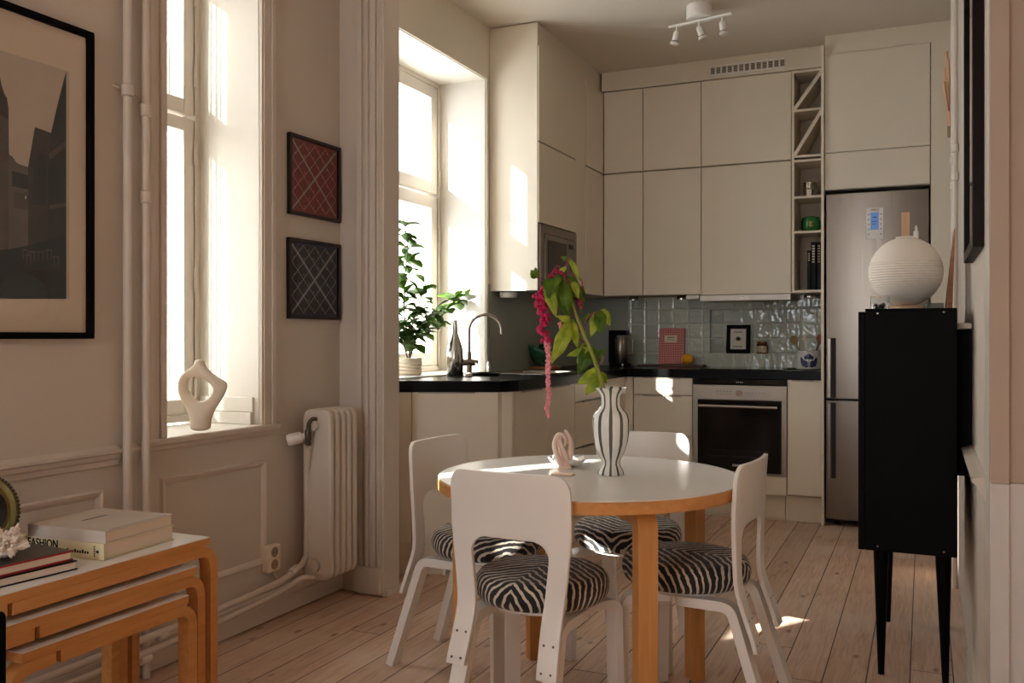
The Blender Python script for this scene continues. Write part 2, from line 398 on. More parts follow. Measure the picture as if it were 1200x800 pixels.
# ================================================================ THE ROOM
XD, XK, CE = -2.49, -2.42, 3.06           # dining wall face, kitchen wall face, ceiling height
XR = 0.15                                  # right-hand wall face
WZ0, WZ1 = 0.80, 2.78
KW0, KW1, KZ0, KZ1 = 3.743, 4.965, 0.95, 2.735
struct('floor', box(-3.1, 3.2, -2.7, 6.9, -0.1, 0.0), 'floor')
struct('ceiling', box(-3.1, 3.2, -2.7, 6.9, CE, CE + 0.12), 'ceil')
WIN = [(2.44, 2.99), (0.0, 1.0), (-1.75, -0.75)]
bm = nb()
ys = [-2.6, -1.75, -0.75, 0.0, 1.0, 2.44, 2.99, 3.60]
for i in range(len(ys) - 1):
    a, b = ys[i], ys[i + 1]
    if (a, b) in WIN:
        add_box(bm, -3.0, XD, a, b, 0, WZ0); add_box(bm, -3.0, XD, a, b, WZ1, CE)
    else: add_box(bm, -3.0, XD, a, b, 0, CE)
struct('wall_left', bm, 'wall')
bm = nb()
add_box(bm, -3.0, XK, 3.60, KW0, 0, CE); add_box(bm, -3.0, XK, KW1, 6.9, 0, CE)
add_box(bm, -3.0, XK, KW0, KW1, 0, KZ0); add_box(bm, -3.0, XK, KW0, KW1, KZ1, CE)
struct('wall_kitchen_left', bm, 'kwall')
# back wall with the tiled niche
YB = 6.59
struct('wall_back', box(XK, 0.6, YB + 0.09, 6.9, 0, CE), 'kwall')
bm = nb()
add_box(bm, XK, -2.02, YB, YB + 0.09, 0, CE, 1)
add_box(bm, -2.02, -1.41, YB, YB + 0.09, 0.80, 1.60); add_box(bm, -1.41, -0.585, YB, YB + 0.09, 0.80, 1.057); add_box(bm, -1.41, -0.585, YB, YB + 0.09, 1.371, 1.60)
add_box(bm, -1.41, -0.585, YB + 0.075, YB + 0.09, 1.057, 1.371)
struct('trim_backsplash', bm, ['tiles', 'splash'])
struct('trim_side_splashback', box(XK, XK + 0.012, KW1 + 0.045, YB, 0.95, 1.50), 'splash')
# right-hand wall block and the end wall that faces the camera
bm = nb(); add_box(bm, XR, 0.6, 2.70, 6.68, 0, CE)
struct('wall_right', bm, 'wall')
struct('wall_end_right', box(XR, 3.2, 2.50, 2.70, 0, CE), 'beige')
struct('wall_far_right', box(3.0, 3.2, -2.6, 2.5, 0, CE), 'wall')
bm = nb()
RW = [(-1.9, -0.6)]
xs = [-2.49, -1.9, -0.6, 3.0]
for a, b in zip(xs, xs[1:]):
    if (a, b) in RW: add_box(bm, a, b, -2.8, -2.6, 0, WZ0); add_box(bm, a, b, -2.8, -2.6, WZ1, CE)
    else: add_box(bm, a, b, -2.8, -2.6, 0, CE)
struct('wall_rear', bm, 'wall')
struct('trim_dado', box(XR + 0.035, 3.0, 2.493, 2.5, 0, 0.826), 'dado')
# corner casing
bm = nb(); add_box(bm, XR - 0.006, XR + 0.036, 2.478, 2.5, 0.826, CE); struct('trim_corner_casing', bm, 'beige', bevel=.002)
struct('trim_corner_casing_base', box(XR - 0.006, XR + 0.036, 2.478, 2.5, 0, 0.826), 'dado', bevel=.002)
struct('trim_corner_jamb', box(XR - 0.004, XR - 0.0003, 2.50, 2.71, 0, CE), 'trimp')
# header and pilaster between dining room and kitchen
struct('trim_header', box(-2.232, XR, 3.534, 3.667, 2.80, CE), 'trimp')
bm = nb(); add_box(bm, XD, -2.384, 3.555, 3.667, 0, CE); add_box(bm, -2.384, -2.232, 3.534, 3.667, 0, CE)
struct('wall_pilaster', bm, 'trimp', bevel=.003)
bm = nb()
add_box(bm, -2.372, -2.345, 3.520, 3.534, 0.13, CE)
for x, r in ((-2.325, .012), (-2.300, .010), (-2.262, .008), (-2.248, .006)):
    add_tube(bm, [(x, 3.533, 0.13), (x, 3.533, CE)], r, 12)
add_box(bm, -2.290, -2.272, 3.522, 3.534, 0.13, CE)
struct('trim_pilaster_moulding', bm, 'trimp', smooth=True)
bm = nb(); add_box(bm, -2.384, -2.245, 3.512, 3.534, 0.012, 0.13); add_box(bm, -2.232, -2.214, 3.534, 3.70, 0, 0.03)
struct('trim_pilaster_plinth', bm, 'trimp', bevel=.003)
# right-hand wall rail and baseboard
def profile_along_y(bm, xw, sgn, y0, y1, prof):
    pts = [(xw + sgn * a, y0, z) for a, z in prof]; add_prism(bm, pts, (0, y1 - y0, 0))
RAIL = [(0, .745), (.010, .748), (.014, .765), (.020, .772), (.024, .785), (.034, .792), (.034, .800), (.012, .806), (0, .812)]
BASE = [(0, .007), (.022, .007), (.022, .075), (.016, .085), (.016, .105), (.008, .118), (0, .120)]
bm = nb(); profile_along_y(bm, XR, -1, 2.72, 3.50, RAIL); struct('trim_right_rail', bm, 'trimp')
bm = nb(); profile_along_y(bm, XR, -1, 2.72, 3.50, BASE); struct('baseboard_right', bm, 'trimp')
# dining wall: rail, baseboard, panel mouldings
bm = nb(); profile_along_y(bm, XD, 1, -2.6, 2.262, RAIL); profile_along_y(bm, XD, 1, 2.290, 2.344, RAIL); struct('trim_left_rail', bm, 'trimp')
bm = nb(); profile_along_y(bm, XD, 1, -2.6, 3.553, BASE); struct('baseboard_left', bm, 'trimp')
def panel(bm, y0, y1, z0, z1, w=0.028, d=0.012):
    pr = [(0, 0), (w * .2, d), (w * .5, d * .8), (w * .7, d * .5), (w, 0)]
    rings = []
    for a, h in pr:
        rings.append([bm.verts.new((XD + h, y, z)) for y, z in ((y0 + a, z0 + a), (y1 - a, z0 + a), (y1 - a, z1 - a), (y0 + a, z1 - a))])
    for A, B in zip(rings, rings[1:]):
        for i in range(4): bm.faces.new((A[i], A[(i + 1) % 4], B[(i + 1) % 4], B[i]))
bm = nb(); panel(bm, 1.12, 2.204, .24, .672); panel(bm, 2.455, 3.03, .24, .672); panel(bm, -0.6, 0.98, .24, .672)
struct('trim_wall_panels', bm, 'trimp')
# ---------------------------------------------------------------- windows
def reveal(name, y0, y1, z0, z1, xf, xb, sill=True):
    bm = nb()
    e = .0015; add_box(bm, xb, xf + e, y1 - .004, y1 + e, z0, z1); add_box(bm, xb, xf + e, y0 - e, y0 + .004, z0, z1); add_box(bm, xb, xf + e, y0 + .004, y1 - .004, z1 - .004, z1 + e)
    return bm
def window(name, y0, y1, z0, z1, xs, tz, mull=None, glass=('glass',), depth=0.09, st=0.055, sm=None):
    """timber window in the plane x = xs (room side face), opening y0..y1, z0..z1, transom at tz"""
    fr = nb(); f = 0.03; xo = xs - depth
    add_box(fr, xo, xs, y0, y0 + f, z0, z1); add_box(fr, xo, xs, y1 - f, y1, z0, z1)
    add_box(fr, xo, xs, y0 + f, y1 - f, z1 - f, z1); add_box(fr, xo, xs, y0 + f, y1 - f, z0, z0 + f)
    root = struct(name, fr, 'sash', bevel=.003)
    root['kind'] = 'structure'
    cols = [(y0 + f, y1 - f)] if mull is None else [(y0 + f, mull - .005), (mull + .005, y1 - f)]
    for ci, (a, b) in enumerate(cols):
        sl = sr = st
        if sm: sl, sr = (st, sm) if ci == 0 else (sm, st)
        for (c, d) in ((z0 + f, tz - .006), (tz + .006, z1 - f)):
            s = nb(); x1 = xs - .006; x0 = xo + .01; a2, b2, c2, d2 = a + .003, b - .003, c + .003, d - .003
            add_box(s, x0, x1, a2, a2 + sl, c2, d2); add_box(s, x0, x1, b2 - sr, b2, c2, d2)
            add_box(s, x0, x1, a2 + sl, b2 - sr, c2, c2 + st * 1.1); add_box(s, x0, x1, a2 + sl, b2 - sr, d2 - st, d2)
            so = link('sash', s, 'sash', root, bevel=.004)
            xm = (x0 + x1) / 2
            link('pane', box(xm - .003, xm + .003, a2 + sl - .004, b2 - sr + .004, c2 + st - .004, d2 - st + .004), 'glass', so)
    return root
# kitchen window
bm = reveal('r', KW0, KW1, KZ0, KZ1, XK, -2.735)
struct('trim_kitchen_reveal', bm, 'reveal')
w = window('window_1', KW0 + .0, KW1, KZ0 + .02, KZ1, -2.725, 2.04, mull=4.354, depth=0.10, st=.072, sm=.042)
bm = nb(); add_box(bm, -2.80, XK, KW0, KW1, KZ0, KZ0 + 0.018); struct('trim_kitchen_sill', bm, 'reveal', bevel=.002)
for z in (1.95, 2.20, 1.70, 2.58):
    bm = nb(); add_box(bm, -2.733, -2.712, 4.320, 4.390, z - .008, z + .008); add_tube(bm, [(-2.725, 4.335, z), (-2.690, 4.335, z)], .006, 8); add_box(bm, -2.70, -2.688, 4.330, 4.340, z - .03, z + .03)
    link('window_catch', bm, 'chrome', w, smooth=True, label='metal turn catch on the sash')
for z in (1.25, 1.80, 2.15, 2.60): bm = nb(); add_tube(bm, [(-2.722, 4.94, z - .045), (-2.722, 4.94, z + .045)], .007, 10); link('hinge', bm, 'sash', w, smooth=True)
# kitchen window moulding line around the opening
bm = nb()
add_box(bm, XK, XK + .012, KW1, KW1 + .022, KZ0, KZ1 + .022); add_box(bm, XK, XK + .012, 3.68, KW1, KZ1, KZ1 + .022)
struct('trim_kitchen_casing', bm, 'kwall', bevel=.003)
# dining window (narrow in view) + its two sisters nearer the camera
def dining_window(n, y0, y1, tz=2.10, sheer=True, vis=False):
    struct('trim_reveal_%d' % n, reveal('r', y0, y1, WZ0, WZ1, XD, -2.815), 'reveal')
    w = window('window_%d' % n, y0, y1, WZ0 + .025, WZ1, -2.80, tz, mull=None, depth=.10)
    if vis:
        for z in (.95, 1.42, 1.95, 2.28, 2.62):
            bm = nb(); add_tube(bm, [(-2.798, y1 - .032, z - .05), (-2.798, y1 - .032, z + .05)], .008, 10)
            link('hinge', bm, 'sash', w, smooth=True)
    bm = nb(); add_box(bm, -2.80, XD, y0, y1, WZ0, WZ0 + .018); struct('trim_sill_board_%d' % n, bm, 'reveal', bevel=.003)
    bm = nb()
    pr = [(0, .772), (.012, .776), (.018, .790), (.030, .797), (.034, .812), (.030, .818), (0, .818)]
    profile_along_y(bm, XD, 1, y0 - .06, y1 + .10, pr); struct('window_sill_%d' % n, bm, 'trimp')
    bm = nb()
    for a, b in ((y0 - .058, y0 + .03), (y1 - .002, y1 + .078)):
        add_box(bm, XD, XD + .018, a, b, .818, WZ1 + .08); add_box(bm, XD + .018, XD + .028, a + .055, b - .004, .818, WZ1 + .08); add_box(bm, XD + .018, XD + .024, a + .008, a + .020, .818, WZ1 + .08)
    add_box(bm, XD, XD + .02, y0 + .03, y1 - .002, WZ1, WZ1 + .08)
    struct('trim_window_casing_%d' % n, bm, 'trimp', bevel=.003)
    return w
dining_window(2, 2.44, 2.99, 2.10, vis=True)
dining_window(3, 0.0, 1.0); dining_window(4, -1.75, -0.75)
# low ledge strip inside the reveal behind the vase
bm = nb(); add_box(bm, -2.79, XD - .02, 2.962, 2.99, .818, .868); add_box(bm, -2.79, XD - .02, 2.975, 2.99, .868, .93); struct('trim_reveal_skirting', bm, 'reveal', bevel=.004)
for i, (a, b) in enumerate(RW):
    bm = nb()
    for q in ((a, a + .06), ((a + b) / 2 - .04, (a + b) / 2 + .04), (b - .06, b)): add_box(bm, q[0], q[1], -2.76, -2.70, WZ0, WZ1)
    for q in ((WZ0, WZ0 + .07), (2.06, 2.13), (WZ1 - .06, WZ1)): add_box(bm, a, b, -2.755, -2.705, q[0], q[1])
    struct('window_%d' % (5 + i), bm, 'sash')
# net curtain between the panes of the dining window
def wavy(x, y0, y1, z0, z1, amp=.012, wl=.05, n=60):
    bm = nb(); A = []; B = []
    for i in range(n + 1):
        y = y0 + (y1 - y0) * i / n; xx = x + amp * math.sin(2 * PI * y / wl + 1.3 * math.sin(y * 31))
        A.append(bm.verts.new((xx, y, z0))); B.append(bm.verts.new((xx, y, z1)))
    for i in range(n): bm.faces.new((A[i], A[i + 1], B[i + 1], B[i]))
    return bm
c = link('net_curtain', wavy(-2.93, 2.40, 3.03, .83, 2.80), 'sheer', smooth=True); tag(c, 'sheer white net curtain hanging behind the dining window glass', 'curtain')
CURT = []
for (y0, y1, lab) in ((-0.05, 0.635, 'left'), (0.785, 1.05, 'right')):
    c = link('added_slit_curtain', wavy(-2.60, y0, y1, .83, 2.79, .018, .09), 'curtain', smooth=True, solid=.003)  # added out of view; the slit between the two shapes the table streak
    tag(c, 'added unseen curtain leaving a slit for the sun streak, over the %s half of the window beside the camera' % lab, 'curtain'); CURT.append(c)
c = link('added_sun_diffuser', wavy(-2.60, -1.8, -0.70, .83, 2.79, .018, .09), 'diffuser', smooth=True, solid=.003)  # added out of view to turn sun into soft room light
tag(c, 'white voile curtain added unseen to spread sunlight, over the rearmost left window', 'curtain')
c = link('added_low_sun_block', wavy(-2.68, 0.005, 0.995, .83, 1.43, .012, .07), 'curtain', smooth=True, solid=.003)  # added out of view to keep low sun off the nesting tables
tag(c, 'added unseen cloth blocking low sun across the lower part of the window beside the camera', 'curtain')
# ---------------------------------------------------------------- soffits and fillers
struct('trim_soffit_back', box(-2.10, -0.59, 6.19 + .02, YB, 2.925, CE), 'cab')
struct('trim_soffit_side', box(XK, -2.115, 5.04, YB, 2.925, CE), 'cab')
struct('trim_soffit_fridge', box(-0.567, XR, 6.02, YB, 2.94, CE), 'cab')
struct('trim_side_filler', box(XK, -2.095, 5.665, 5.845, 1.467, 2.92), 'cab')
struct('trim_fridge_filler', box(0.036, XR, 6.005, 6.03, 0, 2.94), 'cab', bevel=.001)
# ================================================================ KITCHEN UNITS
def door(parent, name, x0, x1, y0, y1, z0, z1, g=.0022, m='cab', label=None):
    """slab; gaps taken off in plane"""
    if y1 - y0 < x1 - x0: return link(name, box(x0 + g, x1 - g, y0, y1, z0 + g, z1 - g), m, parent, bevel=.0012, label=label)
    return link(name, box(x0, x1, y0 + g, y1 - g, z0 + g, z1 - g), m, parent, bevel=.0012, label=label)
# -- wall cabinets on the back wall
YF = 6.22
cols = [(-2.088, -1.799, 'narrow'), (-1.799, -1.389, 'medium-width'), (-1.389, -0.795, 'wide')]
pos = ['at the left corner', 'between the corner and the wide one', 'beside the open shelf column']
for i, (a, b, nm) in enumerate(cols):
    for (z0, z1, row) in ((1.467, 2.335, 'tall lower'), (2.340, 2.922, 'short upper')):
        t = thing('wall_cabinet', '%s %s cream wall cabinet %s' % (nm, row, pos[i]), 'cabinet', ((a + b) / 2, YF + .18, z0), group='cream wall cabinets')
        if i == 2 and row == 'tall lower': z0 = 1.462
        link('body', box(a + .001, b - .001, YF + .020, YB - .001, z0, z1), 'cabin', t)
        door(t, 'door', a, b, YF, YF + .018, z0, z1)
# -- open shelf column
t = thing('open_shelf_column', 'narrow open shelf column with two diagonal wine compartments beside the fridge', 'shelf', (-.69, 6.4, 1.46))
x0, x1 = -.793, -.5865; T = .016
bm = nb(); add_box(bm, x0, x0 + T, YF, YB - .001, 1.467, 2.922); add_box(bm, x1 - T, x1, YF, YB - .001, 1.467, 2.922); link('side_panel', bm, 'cab', t, bevel=.001)
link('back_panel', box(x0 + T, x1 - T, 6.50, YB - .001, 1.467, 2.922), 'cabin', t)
SH = [1.467, 1.854, 2.082, 2.320, 2.350, 2.650, 2.906]
for z in SH: link('shelf', box(x0 + T, x1 - T, YF + .002, 6.50, z, z + T), 'cab', t, bevel=.0008)
for (za, zb) in ((2.350 + T, 2.650), (2.650 + T, 2.906)):
    bm = nb(); xa, xb = x0 + T, x1 - T
    add_prism(bm, [(xa, YF + .003, za), (xa + .014, YF + .003, za), (xb, YF + .003, zb - .02), (xb, YF + .003, zb), (xb - .014, YF + .003, zb), (xa, YF + .003, za + .02)], (0, .27, 0))
    link('diagonal_divider', bm, 'cab', t)
# -- range hood and spots
t = thing('range_hood', 'slim white slide-out range hood under the wide wall cabinet', 'hood', (-1.09, 6.3, 1.415))
link('drawer_front', box(-1.392, -.797, 6.195, 6.225, 1.420, 1.458), 'white', t, bevel=.003)
link('housing', box(-1.385, -.80, 6.228, YB - .001, 1.425, 1.460), 'steelh', t)
link('badge', box(-1.13, -1.06, 6.193, 6.195, 1.434, 1.442), 'chrome', t)
def puck(x, y, z, r, lab):
    t = thing('under_cabinet_light', lab, 'light', (x, y, z - .03), group='round under-cabinet lights')
    bm = nb(); add_lathe(bm, [(r, 0), (r, .022), (r * .9, .028)], x, y, 24, z - .0285); link('housing', bm, 'chrome', t, smooth=True)
    bm = nb(); add_lathe(bm, [(r * .75, 0), (r * .78, .002)], x, y, 24, z - .0305); link('lens', bm, 'white', t)
puck(-1.90, 6.33, 1.467, .035, 'round light under the narrow corner wall cabinet')
puck(-1.55, 6.33, 1.467, .035, 'round light under the medium-width wall cabinet')
puck(-0.69, 6.33, 1.467, .035, 'round light under the open shelf column')
t = thing('under_cabinet_light', 'broad white drum light under the tall side unit near the window', 'light', (-2.35, 5.12, 1.42))
bm = nb(); add_lathe(bm, [(.052, 0), (.055, .004), (.055, .034)], -2.34, 5.13, 28, 1.4195); link('housing', bm, 'white', t, smooth=True)
t = thing('under_cabinet_light', 'small white power box at the left end of the range hood', 'light', (-1.46, 6.28, 1.43))
link('housing', box(-1.50, -1.405, 6.235, 6.33, 1.434, 1.466), 'white', t, bevel=.01)
# -- vent grille
t = thing('vent_grille', 'white ventilation grille in the soffit above the wall cabinets', 'vent', (-1.08, 6.2, 2.945))
gx0, gx1, gz0, gz1 = -1.325, -.83, 2.942, 3.012
bm = nb(); add_box(bm, gx0, gx1, 6.198, 6.2095, gz0, gz0 + .012); add_box(bm, gx0, gx1, 6.198, 6.2095, gz1 - .012, gz1)
n = 13; w = (gx1 - gx0) / n
for i in range(n + 1): x = gx0 + i * w; add_box(bm, max(gx0, x - .005), min(gx1, x + .005), 6.198, 6.2095, gz0 + .012, gz1 - .012)
link('frame', bm, 'white', t)
bm = nb()
for i in range(n):
    for k in range(4): z = gz0 + .017 + k * .011; add_box(bm, gx0 + i * w + .006, gx0 + (i + 1) * w - .006, 6.203, 6.2095, z, z + .0018)
link('louvre', bm, 'kwall', t)
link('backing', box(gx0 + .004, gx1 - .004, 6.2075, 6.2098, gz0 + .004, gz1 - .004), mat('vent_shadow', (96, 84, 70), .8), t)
# -- fridge housing
t = thing('tall_side_panel', 'tall cream side panel standing between shelf column and fridge', 'panel', (-.577, 6.28, 0)); link('panel', box(-.5855, -.5685, 5.975, YB - .001, 0.001, 2.99), 'cab', t, bevel=.001)
t = thing('fridge_top_cabinet', 'large square cream cupboard high above the fridge', 'cabinet', (-.27, 6.3, 2.322), group='cupboards above the fridge')
link('body', box(-.567, .034, 6.021, YB - .001, 2.322, 2.936), 'cab', t); door(t, 'door', -.567, .034, 6.0, 6.018, 2.322, 2.936)
t = thing('fridge_top_cabinet', 'low wide cream cupboard directly above the fridge', 'cabinet', (-.27, 6.3, 2.09), group='cupboards above the fridge')
link('body', box(-.567, .034, 6.021, YB - .001, 2.092, 2.320), 'cab', t); door(t, 'door', -.567, .034, 6.0, 6.018, 2.092, 2.320)
t = thing('fridge_freezer', 'tall brushed steel fridge freezer with vertical bar handles', 'fridge', (-.26, 6.3, 0))
link('body', box(-.560, .028, 6.06, YB - .001, .02, 2.075), 'dark', t)
for x in (-.50, -.03): bm = nb(); add_lathe(bm, [(.02, 0), (.02, .02)], x, 6.10, 12, .0); link('foot', bm, 'dark', t)
for (z0, z1, nm) in ((.793, 2.062, 'upper_door'), (.045, .782, 'lower_door')):
    bm = nb(); pts = []
    for i in range(17):
        x = -.558 + .584 * i / 16; pts.append((x, 5.998 - .014 * (1 - ((i - 8) / 8) ** 2) + .0, z0))
    pts += [(.026, 6.058, z0), (-.558, 6.058, z0)]
    add_prism(bm, pts, (0, 0, z1 - z0)); link(nm, bm, 'steel', t, bevel=.003)
for (z0, z1) in ((.80, 1.17), (.30, .768)):
    bm = nb(); add_box(bm, -.548, -.524, 5.948, 5.960, z0, z1); add_box(bm, -.548, -.536, 5.960, 5.997, z0 + .02, z0 + .05); add_box(bm, -.548, -.536, 5.960, 5.997, z1 - .05, z1 - .02)
    link('handle', bm, 'steel', t, bevel=.004, label='long vertical steel bar handle')
link('grip_recess', box(-.530, -.500, 5.984, 5.996, .80, 1.17), 'dark', t); link('grip_recess', box(-.530, -.500, 5.984, 5.996, .30, .768), 'dark', t)
bm = nb(); add_box(bm, -.322, -.226, 5.978, 5.986, 1.772, 1.962, 0); add_box(bm, -.298, -.252, 5.976, 5.978, 1.83, 1.935, 1)
for k in range(5): add_box(bm, -.312, -.306, 5.9765, 5.978, 1.80 + k * .03, 1.806 + k * .03, 2); add_box(bm, -.242, -.236, 5.9765, 5.978, 1.80 + k * .03, 1.806 + k * .03, 2)
add_box(bm, -.292, -.258, 5.9755, 5.976, 1.878, 1.882, 2); add_box(bm, -.292, -.266, 5.9755, 5.976, 1.862, 1.866, 2); add_box(bm, -.288, -.262, 5.9755, 5.976, 1.902, 1.908, 2)
lcd, N_, L_, B_ = new_mat('lcd'); B_.inputs['Base Color'].default_value = rgb(96, 130, 180); B_.inputs['Emission Color'].default_value = rgb(110, 150, 215); B_.inputs['Emission Strength'].default_value = .25
link('display_panel', bm, ['white', lcd, 'dark'], t, label='pale control panel with a blue screen')
tb = text_bm('SIEMENS', .0125, lambda x, y, z: (-.274 + x, 5.9775 - z, 1.951 + y)); link('lettering', tb, 'dark', t)
# -- tall side unit with microwave
xf = -2.091
t = thing('side_wall_panel', 'wide cream end panel of the tall side unit by the window', 'panel', (-2.26, 5.03, 1.45)); link('panel', box(XK + .001, -2.1005, 5.020, 5.038, 1.455, 3.05), 'cab', t, bevel=.001)
for (z0, z1, lab, nm) in ((2.344, 2.916, 'high cream cupboard over the microwave, topmost', 'wall_cabinet'), (1.860, 2.340, 'cream cupboard directly above the microwave', 'wall_cabinet')):
    t = thing(nm, lab, 'cabinet', (-2.26, 5.35, z0), group='side wall cupboards')
    link('body', box(XK + .001, xf - .020, 5.040, 5.660, z0, z1), 'cabin', t); door(t, 'door', xf - .018, xf, 5.024, 5.660, z0, z1)
t = thing('microwave', 'built-in steel microwave oven in the tall side unit', 'microwave', (-2.26, 5.35, 1.48))
link('body', box(XK + .02, xf - .012, 5.045, 5.655, 1.475, 1.850), 'steelh', t)
bm = nb(); Y0, Y1, Z0, Z1 = 5.040, 5.658, 1.475, 1.852; fw = .05
add_box(bm, xf - .012, xf + .004, Y0, Y0 + fw, Z0, Z1); add_box(bm, xf - .012, xf + .004, Y1 - fw, Y1, Z0, Z1); add_box(bm, xf - .012, xf + .004, Y0 + fw, Y1 - fw, Z1 - fw, Z1); add_box(bm, xf - .012, xf + .004, Y0 + fw, Y1 - fw, Z0, Z0 + .03)
link('frame', bm, 'steel', t, bevel=.002)
link('door', box(xf - .010, xf + .012, 5.095, 5.455, 1.51, 1.798), 'steel', t, bevel=.003); link('door_window', box(xf + .0125, xf + .0145, 5.135, 5.445, 1.54, 1.765), 'ovenglass', t)
link('control_panel', box(xf - .010, xf + .012, 5.458, 5.605, 1.51, 1.798), 'steel', t, bevel=.003)
link('screen', box(xf + .0125, xf + .014, 5.49, 5.57, 1.74, 1.77), 'ovenglass', t)
bm = nb(); add_tube(bm, [(xf + .012, 5.53, 1.62), (xf + .028, 5.53, 1.62)], .022, 24); link('knob', bm, 'chrome', t, smooth=True)
for (z0, z1, lab) in ((1.467, 2.335, 'slim tall cream cupboard in the left corner of the wall units, lower row'), (2.340, 2.916, 'slim short cream cupboard in the left corner of the wall units, top row')):
    t = thing('wall_cabinet', lab, 'cabinet', (-2.26, 6.05, z0), group='side wall cupboards')
    link('body', box(XK + .013, xf - .020, 5.850, YB - .001, z0, z1), 'cabin', t); door(t, 'door', xf - .018, xf, 5.850, 6.222, z0, z1)
# -- base units
ZT, ZB = .905, .165
def handle_strip(parent, x0, x1, y0, y1, z):
    link('handle', box(x0, x1, y0, y1, z - .003, z + .004), 'steelh', parent, bevel=.001, label='slim metal edge pull')
P0 = Vector((-2.418, 3.847)); P2 = Vector((-1.912, 4.074)); d = (P2 - P0).normalized(); nrm = Vector((d.y, -d.x))
def pp(s, o=0): q = P0 + d * s + nrm * o; return q
t = thing('corner_base_cabinet', 'angled cream base cabinet beside the doorway pilaster, under the sink end', 'cabinet', (-2.15, 4.1, 0))
L_ = (P2 - P0).length
bm = nb(); add_prism(bm, [(*pp(0), ZB), (*pp(L_ - .002), ZB), (-1.885, 4.155, ZB), (XK + .001, 4.155, ZB)], (0, 0, ZT - ZB)); link('body', bm, 'cab', t)
def slab(s0, s1, z0, z1, nm, lab=None):
    bm = nb(); add_prism(bm, [(*pp(s0, .0005), z0), (*pp(s1, .0005), z0), (*pp(s1, .018), z0), (*pp(s0, .018), z0)], (0, 0, z1 - z0)); link(nm, bm, 'cab', t, bevel=.001, label=lab)
slab(.0, .128, ZB, ZT, 'filler'); slab(.131, L_ - .002, ZB, ZT, 'door')
bm = nb(); add_prism(bm, [(*pp(.16, .0185), ZT - .006), (*pp(.44, .0185), ZT - .006), (*pp(.44, .024), ZT - .006), (*pp(.16, .024), ZT - .006)], (0, 0, .006)); link('handle', bm, 'steelh', t)
bm = nb(); add_prism(bm, [(*pp(.01, -.03), .001), (*pp(L_ - .01, -.03), .001), (-1.90, 4.155, .001), (XK + .001, 4.155, .001)], (0, 0, ZB - .002)); link('plinth', bm, 'cab', t)
XS = -1.862
t = thing('base_cabinet', 'two-door cream base cabinet under the sink', 'cabinet', (-2.1, 4.6, 0), group='side base units')
link('body', box(XK + .001, XS - .02, 4.16, 5.016, ZB, .80), 'cab', t); link('plinth', box(XK + .001, XS - .06, 4.16, 5.016, .001, ZB - .001), 'cab', t)
bm = nb(); add_prism(bm, [(-1.905, 4.098, ZB), (XS, 4.130, ZB), (XS, 4.160, ZB), (-1.89, 4.160, ZB)], (0, 0, ZT - ZB)); link('corner_post', bm, 'cab', t, bevel=.001)
door(t, 'door', XS - .018, XS, 4.164, 4.588, ZB, ZT); door(t, 'door', XS - .018, XS, 4.588, 5.016, ZB, ZT)
handle_strip(t, XS, XS + .010, 4.24, 4.50, ZT - .006); handle_strip(t, XS, XS + .010, 4.66, 4.92, ZT - .006)
t = thing('drawer_cabinet', 'cream three-drawer base cabinet right of the sink doors, seen edge-on', 'cabinet', (-2.1, 5.3, 0), group='side base units')
link('body', box(XK + .001, XS - .02, 5.020, 5.658, ZB, .80), 'cab', t); link('plinth', box(XK + .001, XS - .06, 5.020, 5.658, .001, ZB - .001), 'cab', t)
for z0, z1 in ((.795, ZT), (.522, .792), (ZB, .519)):
    door(t, 'drawer', XS - .018, XS, 5.020, 5.658, z0, z1); handle_strip(t, XS, XS + .010, 5.14, 5.54, z1 - .004)
t = thing('corner_filler', 'cream corner filler where the two runs of base units meet', 'panel', (-1.9, 5.9, 0))
bm = nb(); add_box(bm, XS - .018, XS, 5.662, 6.0, ZB, ZT); add_box(bm, XS - .018, -1.806, 6.002, 6.02, ZB, ZT); link('panel', bm, 'cab', t); link('plinth', box(-1.94, -1.806, 6.06, 6.075, .001, ZB - .001), 'cab', t)
t = thing('drawer_cabinet', 'cream drawer cabinet left of the oven, facing the table', 'cabinet', (-1.6, 6.3, 0), group='back base units')
link('body', box(-1.802, -1.397, 6.02, YB - .001, ZB, ZT), 'cabin', t); link('plinth', box(-1.802, -1.397, 6.06, 6.075, .001, ZB - .001), 'cab', t)
for z0, z1 in ((.788, ZT), (.518, .785), (ZB, .515)):
    door(t, 'drawer', -1.802, -1.397, 6.0, 6.018, z0, z1); handle_strip(t, -1.735, -1.475, 5.988, 6.0, z1 - .004)
t = thing('oven', 'built-in black glass oven with steel fascia and bar handle', 'oven', (-1.09, 6.3, .17))
link('body', box(-1.39, -.797, 6.02, YB - .001, .285, .858), 'dark', t)
bm = nb(); add_box(bm, -1.392, -.795, 5.992, 6.019, .768, .862); add_box(bm, -1.392, -1.362, 5.992, 6.019, .290, .768); add_box(bm, -.825, -.795, 5.992, 6.019, .290, .768); add_box(bm, -1.362, -.825, 5.992, 6.019, .290, .302)
link('fascia', bm, 'steelh', t, bevel=.001)
link('door_glass', box(-1.360, -.827, 5.984, 6.012, .304, .762), 'ovenglass', t, bevel=.004)
bm = nb(); add_tube(bm, [(-1.345, 5.945, .728), (-.845, 5.945, .728)], .010, 16); add_tube(bm, [(-1.31, 5.945, .728), (-1.31, 5.984, .728)], .007, 10); add_tube(bm, [(-.88, 5.945, .728), (-.88, 5.984, .728)], .007, 10); link('handle', bm, 'chrome', t, smooth=True, label='polished bar handle')
bm = nb(); add_tube(bm, [(-1.09, 5.992, .814), (-1.09, 5.972, .814)], .020, 24); link('knob', bm, 'chrome', t, smooth=True)
for k in range(5):
    for za, zb_ in ((.822, .825), (.806, .808)): link('control_mark', box(-1.24 + k * .022, -1.226 + k * .022, 5.9905, 5.992, za, zb_), 'dark', t)
